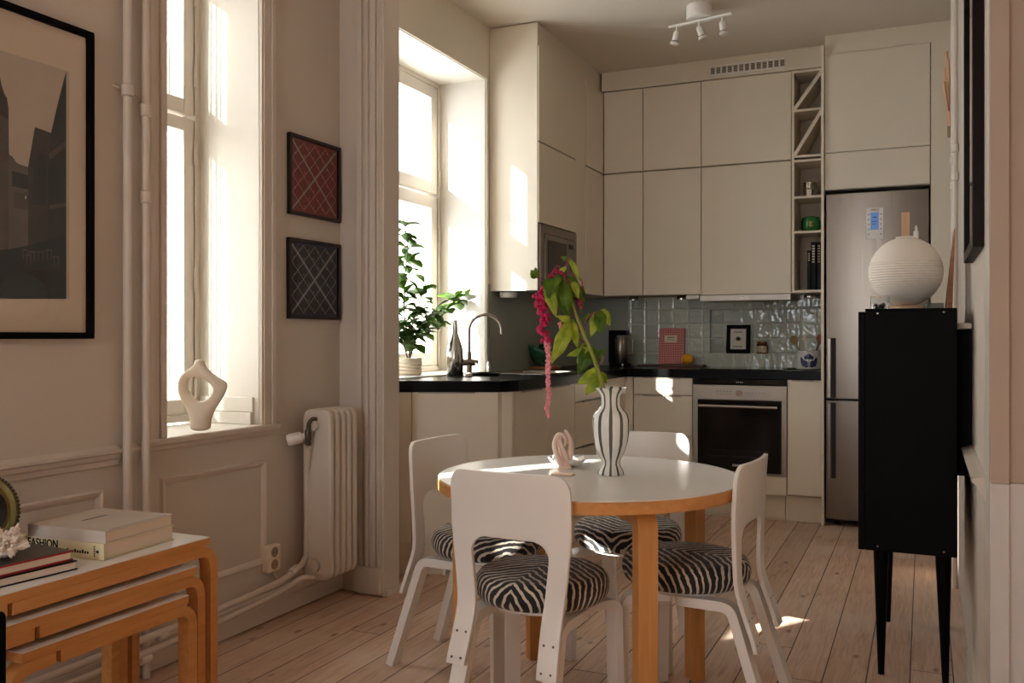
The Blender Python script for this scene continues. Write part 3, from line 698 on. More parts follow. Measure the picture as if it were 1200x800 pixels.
for k in range(7): link('control_mark', box(-1.05 + k * .02, -1.04 + k * .02, 5.9905, 5.992, .813, .815), 'dark', t)
link('lettering', text_bm('SIEMENS', .018, lambda x, y, z: (-1.10 + x, 5.983 - z, .345 + y)), 'white', t)
bm = nb(); add_box(bm, -1.30, -.89, 5.9832, 5.9838, .40, .404); add_box(bm, -1.30, -.89, 5.9832, 5.9838, .44, .442); link('rack_line', bm, mat('oven_line', (46, 42, 40), .4), t)
link('drawer', box(-1.392, -.797, 6.0, 6.018, .168, .284), 'cab', t, bevel=.001)
t = thing('cooktop', 'black glass cooktop with black front strip above the oven', 'hob', (-1.09, 6.3, .86))
link('front_strip', box(-1.392, -.795, 5.990, 6.018, .864, .903), 'ovenglass', t)
link('glass_plate', box(-1.36, -.82, 6.05, 6.52, .9625, .967), 'ovenglass', t, bevel=.001)
bm = nb(); 
for k in range(4): link('control_mark', box(-1.11 + k * .012, -1.104 + k * .012, 5.989, 5.990, .880, .886), 'white', t)
t = thing('base_cabinet', 'narrow cream pull-out base cabinet between oven and fridge', 'cabinet', (-.69, 6.3, 0), group='back base units')
link('body', box(-.793, -.5865, 6.02, YB - .001, ZB, ZT), 'cabin', t); door(t, 'door', -.793, -.5865, 6.0, 6.018, ZB + .01, ZT); handle_strip(t, -.765, -.63, 5.988, 6.0, ZT - .006)
t = thing('plinth_board', 'long cream plinth board at floor level under oven and drawers', 'plinth', (-1.1, 6.06, 0))
bm = nb(); add_box(bm, -1.396, -.812, 6.055, 6.075, .012, ZB - .002); add_box(bm, -.808, -.5865, 6.055, 6.075, .001, ZB - .002); link('board', bm, 'cab', t, bevel=.001)
link('lower_strip', box(-1.396, -.812, 6.052, 6.056, .001, .010), 'cab', t)
# -- worktop
pts = [(XK, 3.822), (-1.955, 4.030), (-1.900, 4.060), (-1.862, 4.100), (-1.842, 4.160), (-1.838, 4.24), (-1.838, 5.93), (-1.826, 5.962), (-1.795, 5.978), (-.587, 5.978), (-.587, YB), (XK + .001, YB)]
bm = nb(); add_prism(bm, [(x, y, ZT + .001) for x, y in pts], (0, 0, .056))
t = thing('worktop', 'continuous black stone worktop with rounded end, running round the corner', 'worktop', (-2.1, 5.0, ZT))
wt = link('slab', bm, 'stone', t)
cut = link('cutter', box(-2.32, -1.98, 4.84, 5.30, .80, 1.1), 'stone', t)
cut2 = None
md = wt.modifiers.new('b', 'BOOLEAN'); md.object = cut; md.operation = 'DIFFERENCE'; md.solver = 'EXACT'
bpy.context.view_layer.update()
me = bpy.data.meshes.new_from_object(wt.evaluated_get(bpy.context.evaluated_depsgraph_get())); wt.modifiers.clear(); wt.data = me; bpy.data.objects.remove(cut)
md = wt.modifiers.new('bevel', 'BEVEL'); md.width = .003; md.segments = 2; md.limit_method = 'ANGLE'
t = thing('kitchen_sink', 'stainless steel sink set into the black worktop', 'sink', (-2.15, 5.07, .83))
bm = nb(); a, b, c, e = -2.345, -1.955, 4.815, 5.325; w = .028; z = .9622
add_box(bm, a, a + w, c, e, z, z + .003); add_box(bm, b - w, b, c, e, z, z + .003); add_box(bm, a + w, b - w, c, c + w, z, z + .003); add_box(bm, a + w, b - w, e - w, e, z, z + .003); link('rim', bm, 'chrome', t, bevel=.001)
bm = nb(); a, b, c, e = a + w, b - w, c + w, e - w; zb = .82
add_box(bm, a, b, c, e, zb, zb + .003); add_box(bm, a, a + .003, c, e, zb, z + .002); add_box(bm, b - .003, b, c, e, zb, z + .002); add_box(bm, a, b, c, c + .003, zb, z + .002); add_box(bm, a, b, e - .003, e, zb, z + .002); link('basin', bm, 'steelh', t)
# -- cabinets end ------------------------------------------------
# ================================================================ DINING TABLE + CHAIRS
TC = Vector((-0.989, 2.792)); TR = .485; TZ = .735
t = thing('dining_table', 'round dining table with white top, honey birch edge and bent legs', 'table', (TC.x, TC.y, 0))
bm = nb(); add_lathe(bm, [(TR - .002, TZ - .004), (TR - .001, TZ - .001), (TR - .003, TZ)], 0, 0, 128); link('tabletop', bm, 'laminate', t, world=False)
bm = nb(); add_lathe(bm, [(TR - .03, TZ - .040), (TR - .002, TZ - .040), (TR, TZ - .038), (TR, TZ - .006), (TR - .002, TZ - .0045), (TR - .03, TZ - .0045)], 0, 0, 128, cap=True); o = link('edge_band', bm, 'birchy', t, world=False, smooth=True)
def cam2w(a): return a  # angles below are already in room axes
def l_leg(width, thick, reach, inner, ztop, r=.045, foot=0.0):
    path = fillet([(inner, ztop - thick / 2), (reach - thick / 2, ztop - thick / 2), (reach - thick / 2 + foot, 0.001)], [r], 10)
    bm = nb(); add_strip(bm, path, thick, width, lambda a, b, w: (a, w, b)); return bm
yaw = TH
for ang in (-72, 27, 112, 201):
    bm = l_leg(.062, .042, .450 if ang not in (-72,) else .43, .22, TZ - .041, .04)
    bm.transform(Matrix.Rotation(math.radians(ang) + yaw, 4, 'Z')); link('leg', bm, 'birch', t, world=False, bevel=.003)

def chair_back():
    """panel with cut-out, thin bent sheet; local x forward, y sideways"""
    def prof(z):   # x of the sheet at height z
        K = [(.265, -.262), (.40, -.214), (.44, -.203), (.50, -.200), (.60, -.206), (.70, -.216), (.81, -.232)]
        if z <= K[0][0]: return K[0][1]
        for (a, xa), (b, xb) in zip(K, K[1:]):
            if z <= b:
                q = (z - a) / (b - a); q2 = q
                return xa + (xb - xa) * q2
        return K[-1][1]
    def xs(z):     # smoothed
        return sum(prof(z + k * .008) for k in range(-3, 4)) / 7
    def wo(z):
        w = .172 + .024 * max(0, min(1, (z - .42) / .22))
        if z > .755: q = (z - .755) / .05; w -= .042 * (1 - math.sqrt(max(0, 1 - min(1, q) ** 2)))
        return w
    ZA = .620
    def wi(z):
        if z >= ZA: return .075
        w = .110 + .018 * max(0, min(1, (z - .42) / .16))
        if z > ZA - .052: q = (z - (ZA - .052)) / .052; w -= .053 * (1 - math.sqrt(max(0, 1 - q * q)))
        return w
    zs = [.265 + i * (.568 - .265) / 22 for i in range(22)] + [.568 + (.052) * math.sin(k * PI / 18) for k in range(10)]
    zs += [ZA + i * (.755 - ZA) / 8 for i in range(1, 9)] + [.755 + .05 * math.sin(k * PI / 16) for k in range(1, 9)]
    bm = nb(); NS, NM = 5, 10; rows = []
    for z in zs:
        a, b = wo(z), wi(z); ys = [-a + (a - b) * k / NS for k in range(NS)] + [-b + 2 * b * k / NM for k in range(NM)] + [b + (a - b) * k / NS for k in range(NS + 1)]
        row = []
        for y in ys:
            curve = .55 * max(0, z - .50) / .3 * (y * y)
            row.append(bm.verts.new((xs(z) + curve, y, z)))
        rows.append((z, row))
        for v in row: v.co.y += (1 if v.co.y > 0 else -1) * .021 * max(0, .384 - z) / .384
    for (za, A), (zb, B) in zip(rows, rows[1:]):
        for k in range(len(A) - 1):
            if NS <= k < NS + NM and za < ZA - 1e-4: continue
            bm.faces.new((A[k], A[k + 1], B[k + 1], B[k]))
    for v in [v for v in bm.verts if not v.link_faces]: bm.verts.remove(v)
    bm.transform(Matrix.Diagonal((1, .955, 1, 1)))
    return bm
def make_chair(label):
    t = thing('dining_chair', label, 'chair', (0, 0, 0), 0, group='white chairs around the dining table')
    bm = nb(); add_lathe(bm, [(.13, .392), (.150, .394), (.154, .398), (.154, .412), (.14, .414)], 0, 0, 48); link('seat', bm, 'white', t, world=False, smooth=True)
    prof = []
    for k in range(15):
        a = -PI / 2 + PI * k / 14
        prof.append((.168 + .034 * max(0, math.cos(a)) ** .8, .450 + .041 * math.sin(a)))
    prof += [(.12, .4955), (.06, .4985), (.012, .499)]
    bm = nb(); add_lathe(bm, prof, 0, 0, 56); bm.transform(Matrix.Diagonal((1.0, .985, 1, 1))); link('cushion', bm, 'zebra', t, world=False, smooth=True, label='thick black and white zebra-striped seat cushion')
    for s in (-1, 1):
        path = fillet([(.02, .384), (.158, .384), (.166, .001)], [.04], 8)
        bm = nb(); add_strip(bm, path, .026, .050, lambda a, b, w: (a, w, b)); bm.transform(Matrix.Translation((0, s * .098, 0)) @ Matrix.Rotation(s * .50, 4, 'Z')); link('leg', bm, 'white', t, world=False, bevel=.002)
        path = fillet([(-.02, .384), (-.183, .384), (-.306, .001)], [.045], 10)
        bm = nb(); add_strip(bm, path, .030, .050, lambda a, b, w: (a, w + s * (.134 + .020 * max(0, .384 - b) / .384), b)); link('leg', bm, 'white', t, world=False, bevel=.002)
    bk = link('backrest', chair_back(), 'white', t, world=False, smooth=True, solid=.013)
    md = bk.modifiers.new('bevel', 'BEVEL'); md.width = .002; md.segments = 2; md.limit_method = 'ANGLE'
    for s in (-1, 1):
        for z in (.285, .352):
            for dy in (-.014, .014):
                bm = nb(); x = -.214 - (.40 - z) * .356 - .0072
                yy = s * (.134 + .020 * (.384 - z) / .384) + dy; add_tube(bm, [(x, yy, z), (x - .0012, yy, z)], .0036, 8); link('screw', bm, 'steel', bk, world=False)
    return t
def w_of(xr, zc): return (CT * xr - ST * zc, ST * xr + CT * zc)
ch = make_chair('white bentwood chair nearest the camera, seen from behind its cut-out back')
def put(o, xr, zc, fx, fz):
    x, y = w_of(xr, zc); X, Y = w_of(fx, fz); o.location = (x, y, 0); o.rotation_euler = (0, 0, math.atan2(Y, X))
    WM[o.name] = Matrix.Translation((x, y, 0)) @ Matrix.Rotation(math.atan2(Y, X), 4, 'Z')
chairs = [ch]
for lab in ('white bentwood chair left of the table, in front of the angled base cabinet', 'white bentwood chair behind the table, its back just right of the striped vase', 'white bentwood chair right of the table, seen sideways'):
    chairs.append(dup(ch, (0, 0, 0), 0, lab))
put(chairs[0], .090, 2.714, .47, .88)
put(chairs[1], -.088, 3.28, .88, -.48)
put(chairs[2], .430, 3.40, -.40, -.92)
put(chairs[3], .552, 2.90, -.88, .475)

# ---------------------------------------------------------------- striped vase + amaranth
p = onz(716, 556, TZ)
vt = thing('striped_vase', 'white baluster vase with grey-green vertical stripes on the dining table', 'vase', (p.x, p.y, TZ))
k = p.length and 1
S = (ST * -p.x + CT * p.y) / F
pr = [(558, 12), (558, 15.0), (556.5, 15.6), (553, 14.9), (548.5, 12.5), (544.5, 10.6), (541, 10.9), (535, 14.2), (529, 17.2), (521, 19.8), (512, 21.2), (503, 21.7), (495, 21.6), (490, 20.8), (486, 18.6), (482.5, 14.8), (479, 12.2), (475, 11.6), (469, 11.8), (465, 13.2), (461.5, 16.0), (459, 18.9), (457.8, 19.4), (457.2, 18.9), (459, 16.5), (463, 13), (470, 10.2), (480, 10.0), (500, 17)]
bm = nb(); add_lathe(bm, [(r * S, max(0.0006, (557.5 - v) * S * 1.02)) for v, r in pr], 0, 0, 64, cap=False)
bm.faces.new(list(reversed([v for v in bm.verts][:64])))
link('body', bm, 'vase', vt, world=False, smooth=True)

ZF = S * F   # distance of the vase
def fp(u, v, dz=0.0):
    zc = ZF + dz; a, b, c = ray(u, v); return Vector((a * zc, b * zc, H + c * zc))
M['stem'] = mat('green_stem', (140, 150, 60), .5); M['pinkstem'] = mat('pink_stem', (150, 60, 70), .5)
M['leafA'] = leaf_mat('amaranth_leaf', (70, 112, 24), (112, 150, 34), 30, .5)
M['leafB'] = leaf_mat('amaranth_leaf_pale', (150, 176, 40), (196, 206, 84), 30, .5)
M['tassel'] = mat('magenta_tassel', (176, 18, 78), .7, noise=.35, nscale=60, sss=.1)
M['tassel2'] = mat('pink_tassel', (240, 150, 164), .7, noise=.3, nscale=120, sss=.1)
am = thing('amaranth_stem', 'tall amaranth branch with drooping magenta and pink tassels in the striped vase', 'flower', (p.x, p.y, TZ + .02))
stem = smooth_path([fp(719, 545), fp(713, 480, -.004), fp(705, 448, -.014), fp(696, 420, -.018), fp(686, 396, -.015), fp(677, 374, -.01), fp(670, 352, 0), fp(664, 334), fp(655, 325, .01), fp(646, 332, .0)], 6)
bm = nb(); n = len(stem); add_tube(bm, stem, [.0082 - .0060 * i / n for i in range(n)], 10); link('stem', bm, 'stem', am, smooth=True)
for pts in ([fp(667, 340), fp(655, 312), fp(648, 318), fp(641, 332)], [fp(664, 334), fp(672, 322), fp(682, 330), fp(680, 352)], [fp(690, 404), fp(684, 385), fp(690, 371), fp(700, 366)], [fp(700, 430), fp(707, 422), fp(708, 412)],
            [fp(668, 345), fp(655, 340), fp(634, 327), fp(627, 325)], [fp(664, 334), fp(660, 318), fp(668, 302)], [fp(684, 392), fp(676, 385), fp(668, 376)], [fp(690, 406), fp(682, 398), fp(676, 397)]):
    q = smooth_path(pts, 5); bm = nb(); add_tube(bm, q, .0022, 6); link('side_stem', bm, 'pinkstem', am, smooth=True)
def leaf(bm, base, tip, width, nrm=None, fold=.25, droop=.12, n=9, heart=True, mi=0):
    base = Vector(base); tip = Vector(tip); ax = tip - base; L = ax.length; ax.normalize()
    if nrm is None: nrm = Vector((-ST, CT, 0)) * -1
    nrm = Vector(nrm); nrm = (nrm - ax * nrm.dot(ax)).normalized(); sd = ax.cross(nrm).normalized()
    L_, C_, R_ = [], [], []
    for i in range(n + 1):
        t = i / n
        w = width * (math.sin(PI * min(1, t * .92 + .08)) ** .75) * (1.15 - .55 * t) if heart else width * math.sin(PI * (t * .96 + .02))
        if i == n: w = .0004
        wob = .06 * width * math.sin(t * 17)
        c = base + ax * L * t + nrm * (math.sin(PI * t) * droop * L)
        C_.append(bm.verts.new(c)); L_.append(bm.verts.new(c + sd * (w + wob) / 2 + nrm * w * fold)); R_.append(bm.verts.new(c - sd * (w - wob) / 2 + nrm * w * fold))
    for A, B in ((L_, C_), (C_, R_)):
        for i in range(n): bm.faces.new((A[i], B[i], B[i + 1], A[i + 1])).material_index = mi
def cm(*px): return px
def lf(u0, v0, u1, v1, wpx, m, dz0=0.0, dz1=0.0, nr=None, fold=.2):
    bm = nb(); leaf(bm, fp(u0, v0, dz0), fp(u1, v1, dz1), wpx * S, nr, fold); link('leaf', bm, m, am, smooth=True, solid=.0006)
LV = [(652, 328, 668, 374, 26, 'leafA', 0, -.03), (645, 326, 646, 356, 20, 'leafA', -.02, -.05), (661, 326, 684, 352, 20, 'leafA', .01, .0), (641, 335, 652, 372, 15, 'leafB', -.03, -.05),
 (668, 378, 646, 426, 19, 'leafB', -.03, -.03), (662, 376, 662, 400, 12, 'leafA', .0, -.02), (668, 374, 677, 408, 13, 'leafB', -.01, -.02), (668, 376, 652, 370, 10, 'leafB', -.02, -.05),
 (700, 366, 692, 396, 14, 'leafB', .01, .0), (702, 364, 704, 392, 16, 'leafA', .01, -.01), (706, 362, 715, 382, 11, 'leafB', .01, .02), (684, 378, 690, 366, 8, 'leafA', .01, .01),
 (691, 404, 677, 440, 18, 'leafA', .012, .0), (694, 408, 701, 430, 14, 'leafA', .012, .01), (690, 408, 664, 417, 10, 'leafB', .0, .02), (686, 402, 676, 426, 10, 'leafB', .016, .01),
 (702, 434, 676, 450, 17, 'leafB', .01, .0), (703, 438, 686, 463, 17, 'leafB', .012, .0), (704, 436, 711, 450, 9, 'leafB', .02, .02), (700, 440, 696, 456, 9, 'leafA', .014, .01),
 (668, 304, 680, 330, 7, 'leafB', 0, 0), (664, 304, 657, 301, 6, 'leafA', 0, 0), (628, 326, 622, 316, 10, 'leafA', 0, 0), (629, 324, 627, 313, 7, 'leafA', 0, 0), (682, 335, 681, 368, 8, 'leafA', .02, .02),
 (660, 352, 670, 374, 9, 'leafA', .02, .02), (656, 322, 650, 336, 10, 'leafA', -.03, -.05), (672, 330, 678, 350, 10, 'leafB', -.01, -.02), (656, 320, 664, 312, 7, 'leafB', 0, 0), (700, 418, 709, 408, 8, 'leafA', 0, 0)]
for l_ in LV: lf(*l_)
def blobs(bm, path, r0, r1, step, rnd, sc=1.0, mi=0, mi2=None):
    q = smooth_path(path, 12); L = 0
    tot = sum((b - a).length for a, b in zip(q, q[1:])); acc = 0; nxt = 0
    for a, b in zip(q, q[1:]):
        acc += (b - a).length
        while nxt <= acc:
            f = nxt / tot; r = r0 + (r1 - r0) * f
            for _ in range(3):
                o = Vector((rnd.uniform(-1, 1), rnd.uniform(-1, 1), rnd.uniform(-.6, .6))) * r * sc
                add_ico(bm, b + o, r * rnd.uniform(.45, .85), 1, (1, 1, 1), mi)
            nxt += step
rr = random.Random(3)
for pth, r0, r1, st, sc_, m_, lb_ in (
    ([fp(662, 322), fp(652, 318), fp(643, 328), fp(640, 340)], .006, .009, .006, 1.2, 'tassel', None),
    ([fp(629, 348), fp(635, 350), fp(640, 360)], .011, .011, .009, 1.2, 'tassel', None),
    ([fp(640, 336), fp(633, 352), fp(637, 368), fp(636, 384), fp(641, 402)], .015, .0125, .008, 1.1, 'tassel', 'thick magenta upper part of the long tassel'),
    ([fp(664, 330), fp(674, 336), fp(680, 350), fp(679, 362)], .005, .005, .006, 1, 'tassel', None),
    ([fp(668, 340), fp(670, 358), fp(667, 378)], .004, .004, .005, 1, 'tassel', None),
    ([fp(641, 398), fp(643, 420), fp(642, 440), fp(643, 460), fp(641, 478), fp(643, 489)], .0074, .0048, .0028, 1.0, 'tassel2', 'pale pink hanging tail of the long tassel'),
    ([fp(656, 378, -.03), fp(658, 388, -.03), fp(659, 396, -.03)], .005, .004, .004, .8, 'tassel2', None)):
    bm = nb(); blobs(bm, pth, r0, r1, st, rr, sc_); link('tassel', bm, m_, am, smooth=True, label=lb_)

# ---------------------------------------------------------------- hand-like knot sculpture, dish
p = onz(662, 549, TZ)
s = (ST * -p.x + CT * p.y) / F
def hp(u, v, dz=0.0):
    zc = s * F + dz; a, b, c = ray(u, v); return Vector((a * zc, b * zc, H + c * zc))
M['plaster'] = mat('pink_plaster', (226, 200, 184), .6, bump=.05)
t = thing('knot_sculpture', 'small pale pink sculpture of intertwined finger-like loops on the dining table', 'sculpture', (p.x, p.y, TZ))
bm = nb()
def fing(pts, r):
    q = smooth_path(pts, 6); n = len(q); add_tube(bm, q, [r[0] + (r[1] - r[0]) * i / (n - 1) for i in range(n)], 10)
fing([hp(664, 550), hp(668, 535), hp(669, 518), hp(665, 508), hp(662, 504)], (.0125, .004))
fing([hp(661, 550, -.01), hp(654, 536, -.01), hp(650, 522, -.01), hp(653, 511, -.01), hp(659, 509, -.01), hp(663, 515, -.012), hp(661, 523, -.014)], (.0105, .0055))
fing([hp(660, 549, .012), hp(659, 534, .012), hp(656, 520, .0), hp(658, 511, .008), hp(664, 512, .012), hp(666, 520, .01)], (.010, .006))
fing([hp(666, 549, .01), hp(664, 536, -.012), hp(659, 524, -.018), hp(656, 515, -.015)], (.010, .005))
add_lathe(bm, [(.022, 0), (.024, .004), (.018, .012), (.010, .022)], p.x, p.y, 24, TZ + .0005)
link('loops', bm, 'plaster', t, smooth=True)
c = hp(665, 548, .045)
t = thing('petal_dish', 'shallow white petal-edged dish behind the pink sculpture', 'dish', (c.x, c.y, TZ))
bm = nb(); prof = [(.020, .001), (.035, .004), (.055, .018), (.062, .030), (.058, .030), (.050, .018), (.030, .008)]
add_lathe(bm, prof, 0, 0, 60, cap=True)
for v in bm.verts:
    a = math.atan2(v.co.y, v.co.x); r = math.hypot(v.co.x, v.co.y); f = 1 + .10 * math.cos(7 * a) * (r / .06); v.co.x *= f * 1.0; v.co.y *= f; v.co.z *= 1 + .15 * math.cos(7 * a)
link('bowl', bm, 'white', t, world=False, smooth=True)
c = hp(658, 556, -.03)
c = onz(660, 557, TZ); bm = nb(); add_box(bm, c.x - .035, c.x + .035, c.y - .02, c.y + .02, TZ + .0008, TZ + .007); o = link('table_coaster', bm, 'plaster', bevel=.003); tag(o, 'small pale slab lying flat in front of the pink sculpture', 'coaster')
# ================================================================ NEST OF TABLES (left)
def nest(label, x0, x1, y0, y1, ztop, mark, M3='birchy'):
    t = thing('nesting_table', label, 'table', (x0, y0, 0), group='three nesting tables along the left wall')
    sl, lt, lw = .024, .030, .042
    link('tabletop', box(x0, x1, y0, y1, ztop - .002, ztop), 'laminate', t); link('top_slab', box(x0, x1, y0, y1, ztop - sl, ztop - .0022), 'birchy', t, bevel=.001)
    for xa in (x1 - lw, x0):
        for far in (1, 0):
            if far: pa = fillet([(mark + .006, ztop - sl - lt / 2), (y1 + .018, ztop - sl - lt / 2), (y1 + .018, .001)], [.055], 12)
            else: pa = fillet([(mark - .006, ztop - sl - lt / 2), (y0 - .018, ztop - sl - lt / 2), (y0 - .018, .001)], [.055], 12)
            bm = nb(); add_strip(bm, pa, lt, lw, lambda a, b, w: (xa + lw / 2 + w, a, b)); link('leg', bm, 'birchy', t, bevel=.002)
    return t
nest('largest of the nesting tables, white top carrying the book stacks', -2.235, -1.885, 1.235, 2.050, .600, onx(12, 720, -1.885).y)
nest('middle nesting table slid under the largest one', -2.215, -1.872, 1.31, 1.985, .532, onx(44, 745, -1.872).y)
nest('smallest and lowest nesting table with honey birch edge', -2.195, -1.858, 1.425, 1.938, .464, onx(69, 775, -1.858).y)
# -- books
def book(lab, corner, w, l, z, th, rz, cover, spine_side='y0', extra=None, group='coffee-table books'):
    """corner = (x1,y0): right/near corner; book extends -w in x and +l in y in its own frame"""
    t = thing('book', lab, 'book', (corner[0], corner[1], z), rz, group)
    c = .0028
    link('page_block', box(-w + .004, -.004, .004, l - .004, c, th - c), 'pages', t, world=False)
    bm = nb(); add_box(bm, -w, 0, 0, l, 0, c); add_box(bm, -w, 0, 0, l, th - c, th)
    if spine_side == 'y0': add_box(bm, -w, 0, 0, c, c, th - c)
    elif spine_side == 'x0': add_box(bm, -w, -w + c, 0, l, c, th - c)
    link('cover', bm, cover, t, world=False, bevel=.001)
    return t
M['cv_cream'] = mat('cream_cover', (224, 214, 178), .5); M['cv_grey'] = mat('grey_cover', (206, 196, 186), .4, noise=.08, nscale=9)
M['cv_red'] = mat('red_cover', (150, 20, 24), .45); M['cv_black'] = mat('black_cover', (8, 7, 8), .45, spec=.15); M['cv_dark'] = mat('dark_grey_cover', (58, 54, 52), .35)
A = onz(122, 657, .600); rz = math.radians(4)
b1 = book('thick cream FASHION book lying under the grey book', (A.x, A.y), .285, .262, .6005, .043, rz, 'cv_cream')
link('lettering', text_bm('FASHION', .032, lambda x, y, z: (-.208 + x * .80, -.0006 - z, .0285 + y)), 'cv_black', b1, world=False)
bm = nb()
for k in range(9): add_box(bm, -.125 + k * .0085, -.1195 + k * .0085, -.0008, 0, .0135, .0135 + (.006 if k % 3 else .009))
for k in range(5): add_box(bm, -.034, -.030, -.0008, 0, .008 + k * .006, .011 + k * .006)
add_box(bm, -.026, -.018, -.0008, 0, .018, .024); link('spine_marks', bm, 'cv_black', b1, world=False)
b2 = book('large pale grey hardback on top of the FASHION book', (A.x + .004, A.y + .002), .268, .250, .6440, .032, rz, 'cv_grey')
bm = nb()
for k in range(7): add_box(bm, -.170 + .0, -.160, .085 + k * .013, .094 + k * .013, .0320, .0324)
link('title_marks', bm, 'cv_dark', b2, world=False)
add_ = nb(); add_box(add_, -.010, -.008, .02, .235, .0320, .0323); link('cover_line', add_, 'cv_dark', b2, world=False)
C0 = onz(91, 667, .600); C1 = onz(0, 689, .600); rz2 = math.atan2(C1.x - C0.x, C0.y - C1.y) * 1.0
b3 = thing('book', 'black-covered book at the bottom of the left stack', 'book', (C0.x, C0.y, .6005), rz2, 'coffee-table books')
link('page_block', box(-.19, -.004, -.27, -.004, .0025, .0195), 'pages', b3, world=False)
bm = nb(); add_box(bm, -.20, 0, -.275, 0, 0, .0025); add_box(bm, -.20, -.197, -.275, 0, .0025, .0195); add_box(bm, -.20, 0, -.275, 0, .0195, .022); link('cover', bm, 'cv_black', b3, world=False)
b4 = thing('book', 'red-edged dark book on top of the left stack, under the coral', 'book', (C0.x - .012, C0.y - .004, .6228), rz2 + .02, 'coffee-table books')
link('page_block', box(-.19, -.004, -.27, -.004, .004, .0205), 'pages', b4, world=False)
bm = nb(); add_box(bm, -.20, 0, -.275, 0, 0, .004); add_box(bm, -.20, -.197, -.275, 0, .004, .0205); add_box(bm, -.20, 0, -.275, 0, .0205, .0245); link('cover', bm, 'cv_red', b4, world=False)
link('jacket', box(-.198, -.002, -.273, -.002, .0246, .0254), 'cv_dark', b4, world=False, label='dark glossy top cover')
# -- coral
cz = .6485; q = onz(8, 655, cz)
t = thing('coral', 'branching white coral on the red-edged book', 'coral', (q.x - .01, q.y, cz))
bm = nb(); rc = random.Random(11)
add_ico(bm, Vector((0, 0, .026)), .030, 2, (1.1, 1.1, .8))
for i in range(80):
    a = rc.uniform(0, 2 * PI); e = rc.uniform(-.05, 1.25); d_ = Vector((math.cos(a) * math.cos(e), math.sin(a) * math.cos(e), math.sin(e) * .85))
    b = Vector((0, 0, .022)) + d_ * .022; L = rc.uniform(.022, .038)
    q1 = b + d_ * L * .6 + Vector((rc.uniform(-1, 1), rc.uniform(-1, 1), rc.uniform(-.5, 1))) * .004; q2 = q1 + d_ * L * .5 + Vector((rc.uniform(-1, 1), rc.uniform(-1, 1), rc.uniform(-.5, 1))) * .006
    b.z = max(b.z, .008); q1.z = max(q1.z, .008); q2.z = max(q2.z, .008)
    add_tube(bm, [b, q1, q2], [.0058, .0048, .0034], 6)
    for _ in range(2):
        d2 = (d_ + Vector((rc.uniform(-1, 1), rc.uniform(-1, 1), rc.uniform(-.6, 1))) * .8).normalized(); e2 = q1 + d2 * .014; e2.z = max(e2.z, .006); add_tube(bm, [q1, e2], [.0042, .0032], 5)
link('branches', bm, mat('white_coral', (232, 220, 208), .7), t, world=False, smooth=True)
# -- round mirror (beaded green-gold rim)
mc = ony(-18, 600, 1.60)
t = thing('round_mirror', 'small round mirror with beaded green-gold rim behind the coral', 'mirror', (mc.x, mc.y, .600))
bm = nb(); Rm = .094; cz = mc.z
def ring(bm, r0, r1, d0, d1, n=56, mi=0):
    V = []
    for i in range(n):
        a = 2 * PI * i / n; c, s_ = math.cos(a), math.sin(a)
        V.append([bm.verts.new((r * c, d, r * s_)) for r, d in ((r0, d1), (r0, d0), ((r0 + r1) / 2, d0 - .006), (r1, d0), (r1, d1))])
    for i in range(n):
        A_, B_ = V[i], V[(i + 1) % n]
        for k in range(5): bm.faces.new((A_[k], A_[(k + 1) % 5], B_[(k + 1) % 5], B_[k])).material_index = mi
MR = Matrix.Translation((0, 0, cz - .600)) @ Matrix.Rotation(math.radians(20), 4, 'Z') @ Matrix.Rotation(math.radians(-6), 4, 'X')
def ml(name, bm, m, **k): bm.transform(MR); return link(name, bm, m, t, world=False, **k)
ring(bm, .071, .090, -.006, .008); rim = ml('rim', bm, mat('verdigris_brass', (128, 118, 72), .45, metal=.5, noise=.2, nscale=30), smooth=True)
bm = nb()
for i in range(58):
    a = 2 * PI * i / 58; add_ico(bm, Vector((.0935 * math.cos(a), 0, .0935 * math.sin(a))), .0048, 1)
bd = ml('bead', bm, mat('dark_beads', (78, 66, 40), .4, metal=.6), smooth=True); bd['kind'] = 'stuff'
bm = nb(); ring(bm, .064, .071, -.003, .008); ml('inner_rim', bm, mat('gold', (176, 130, 60), .35, metal=.8), smooth=True)
bm = nb(); add_tube(bm, [(0, .002, 0), (0, .006, 0)], .065, 48); ml('glass', bm, mat('mirror_glass', (60, 60, 62), .05, metal=1))
bm = nb(); zb = -(cz - .600); add_box(bm, -.03, .03, .0, .05, zb + .0005, zb + .006); add_box(bm, -.008, .008, .010, .022, zb + .004, -.07); bm.transform(Matrix.Translation((0, 0, cz - .600)))
link('stand', bm, 'dark', t, world=False)
# -- dark rounded board at the picture's left edge
t = thing('black_chair_edge', 'black rounded upright edge cut off by the left border, beside the nesting tables', 'chair', (-1.80, 1.33, 0))
bm = nb(); q = ony(9, 716, 1.30); x1 = q.x; zt = q.z
bm2 = fillet([(x1 - .10, zt - .004), (x1, zt), (x1 - .002, .001)], [.015], 6)
pts = [(a, 1.28, b) for a, b in bm2] + [(x1 - .10, 1.28, .001)]
add_prism(bm, pts, (0, .018, 0)); link('side_panel', bm, 'black', t, bevel=.003)
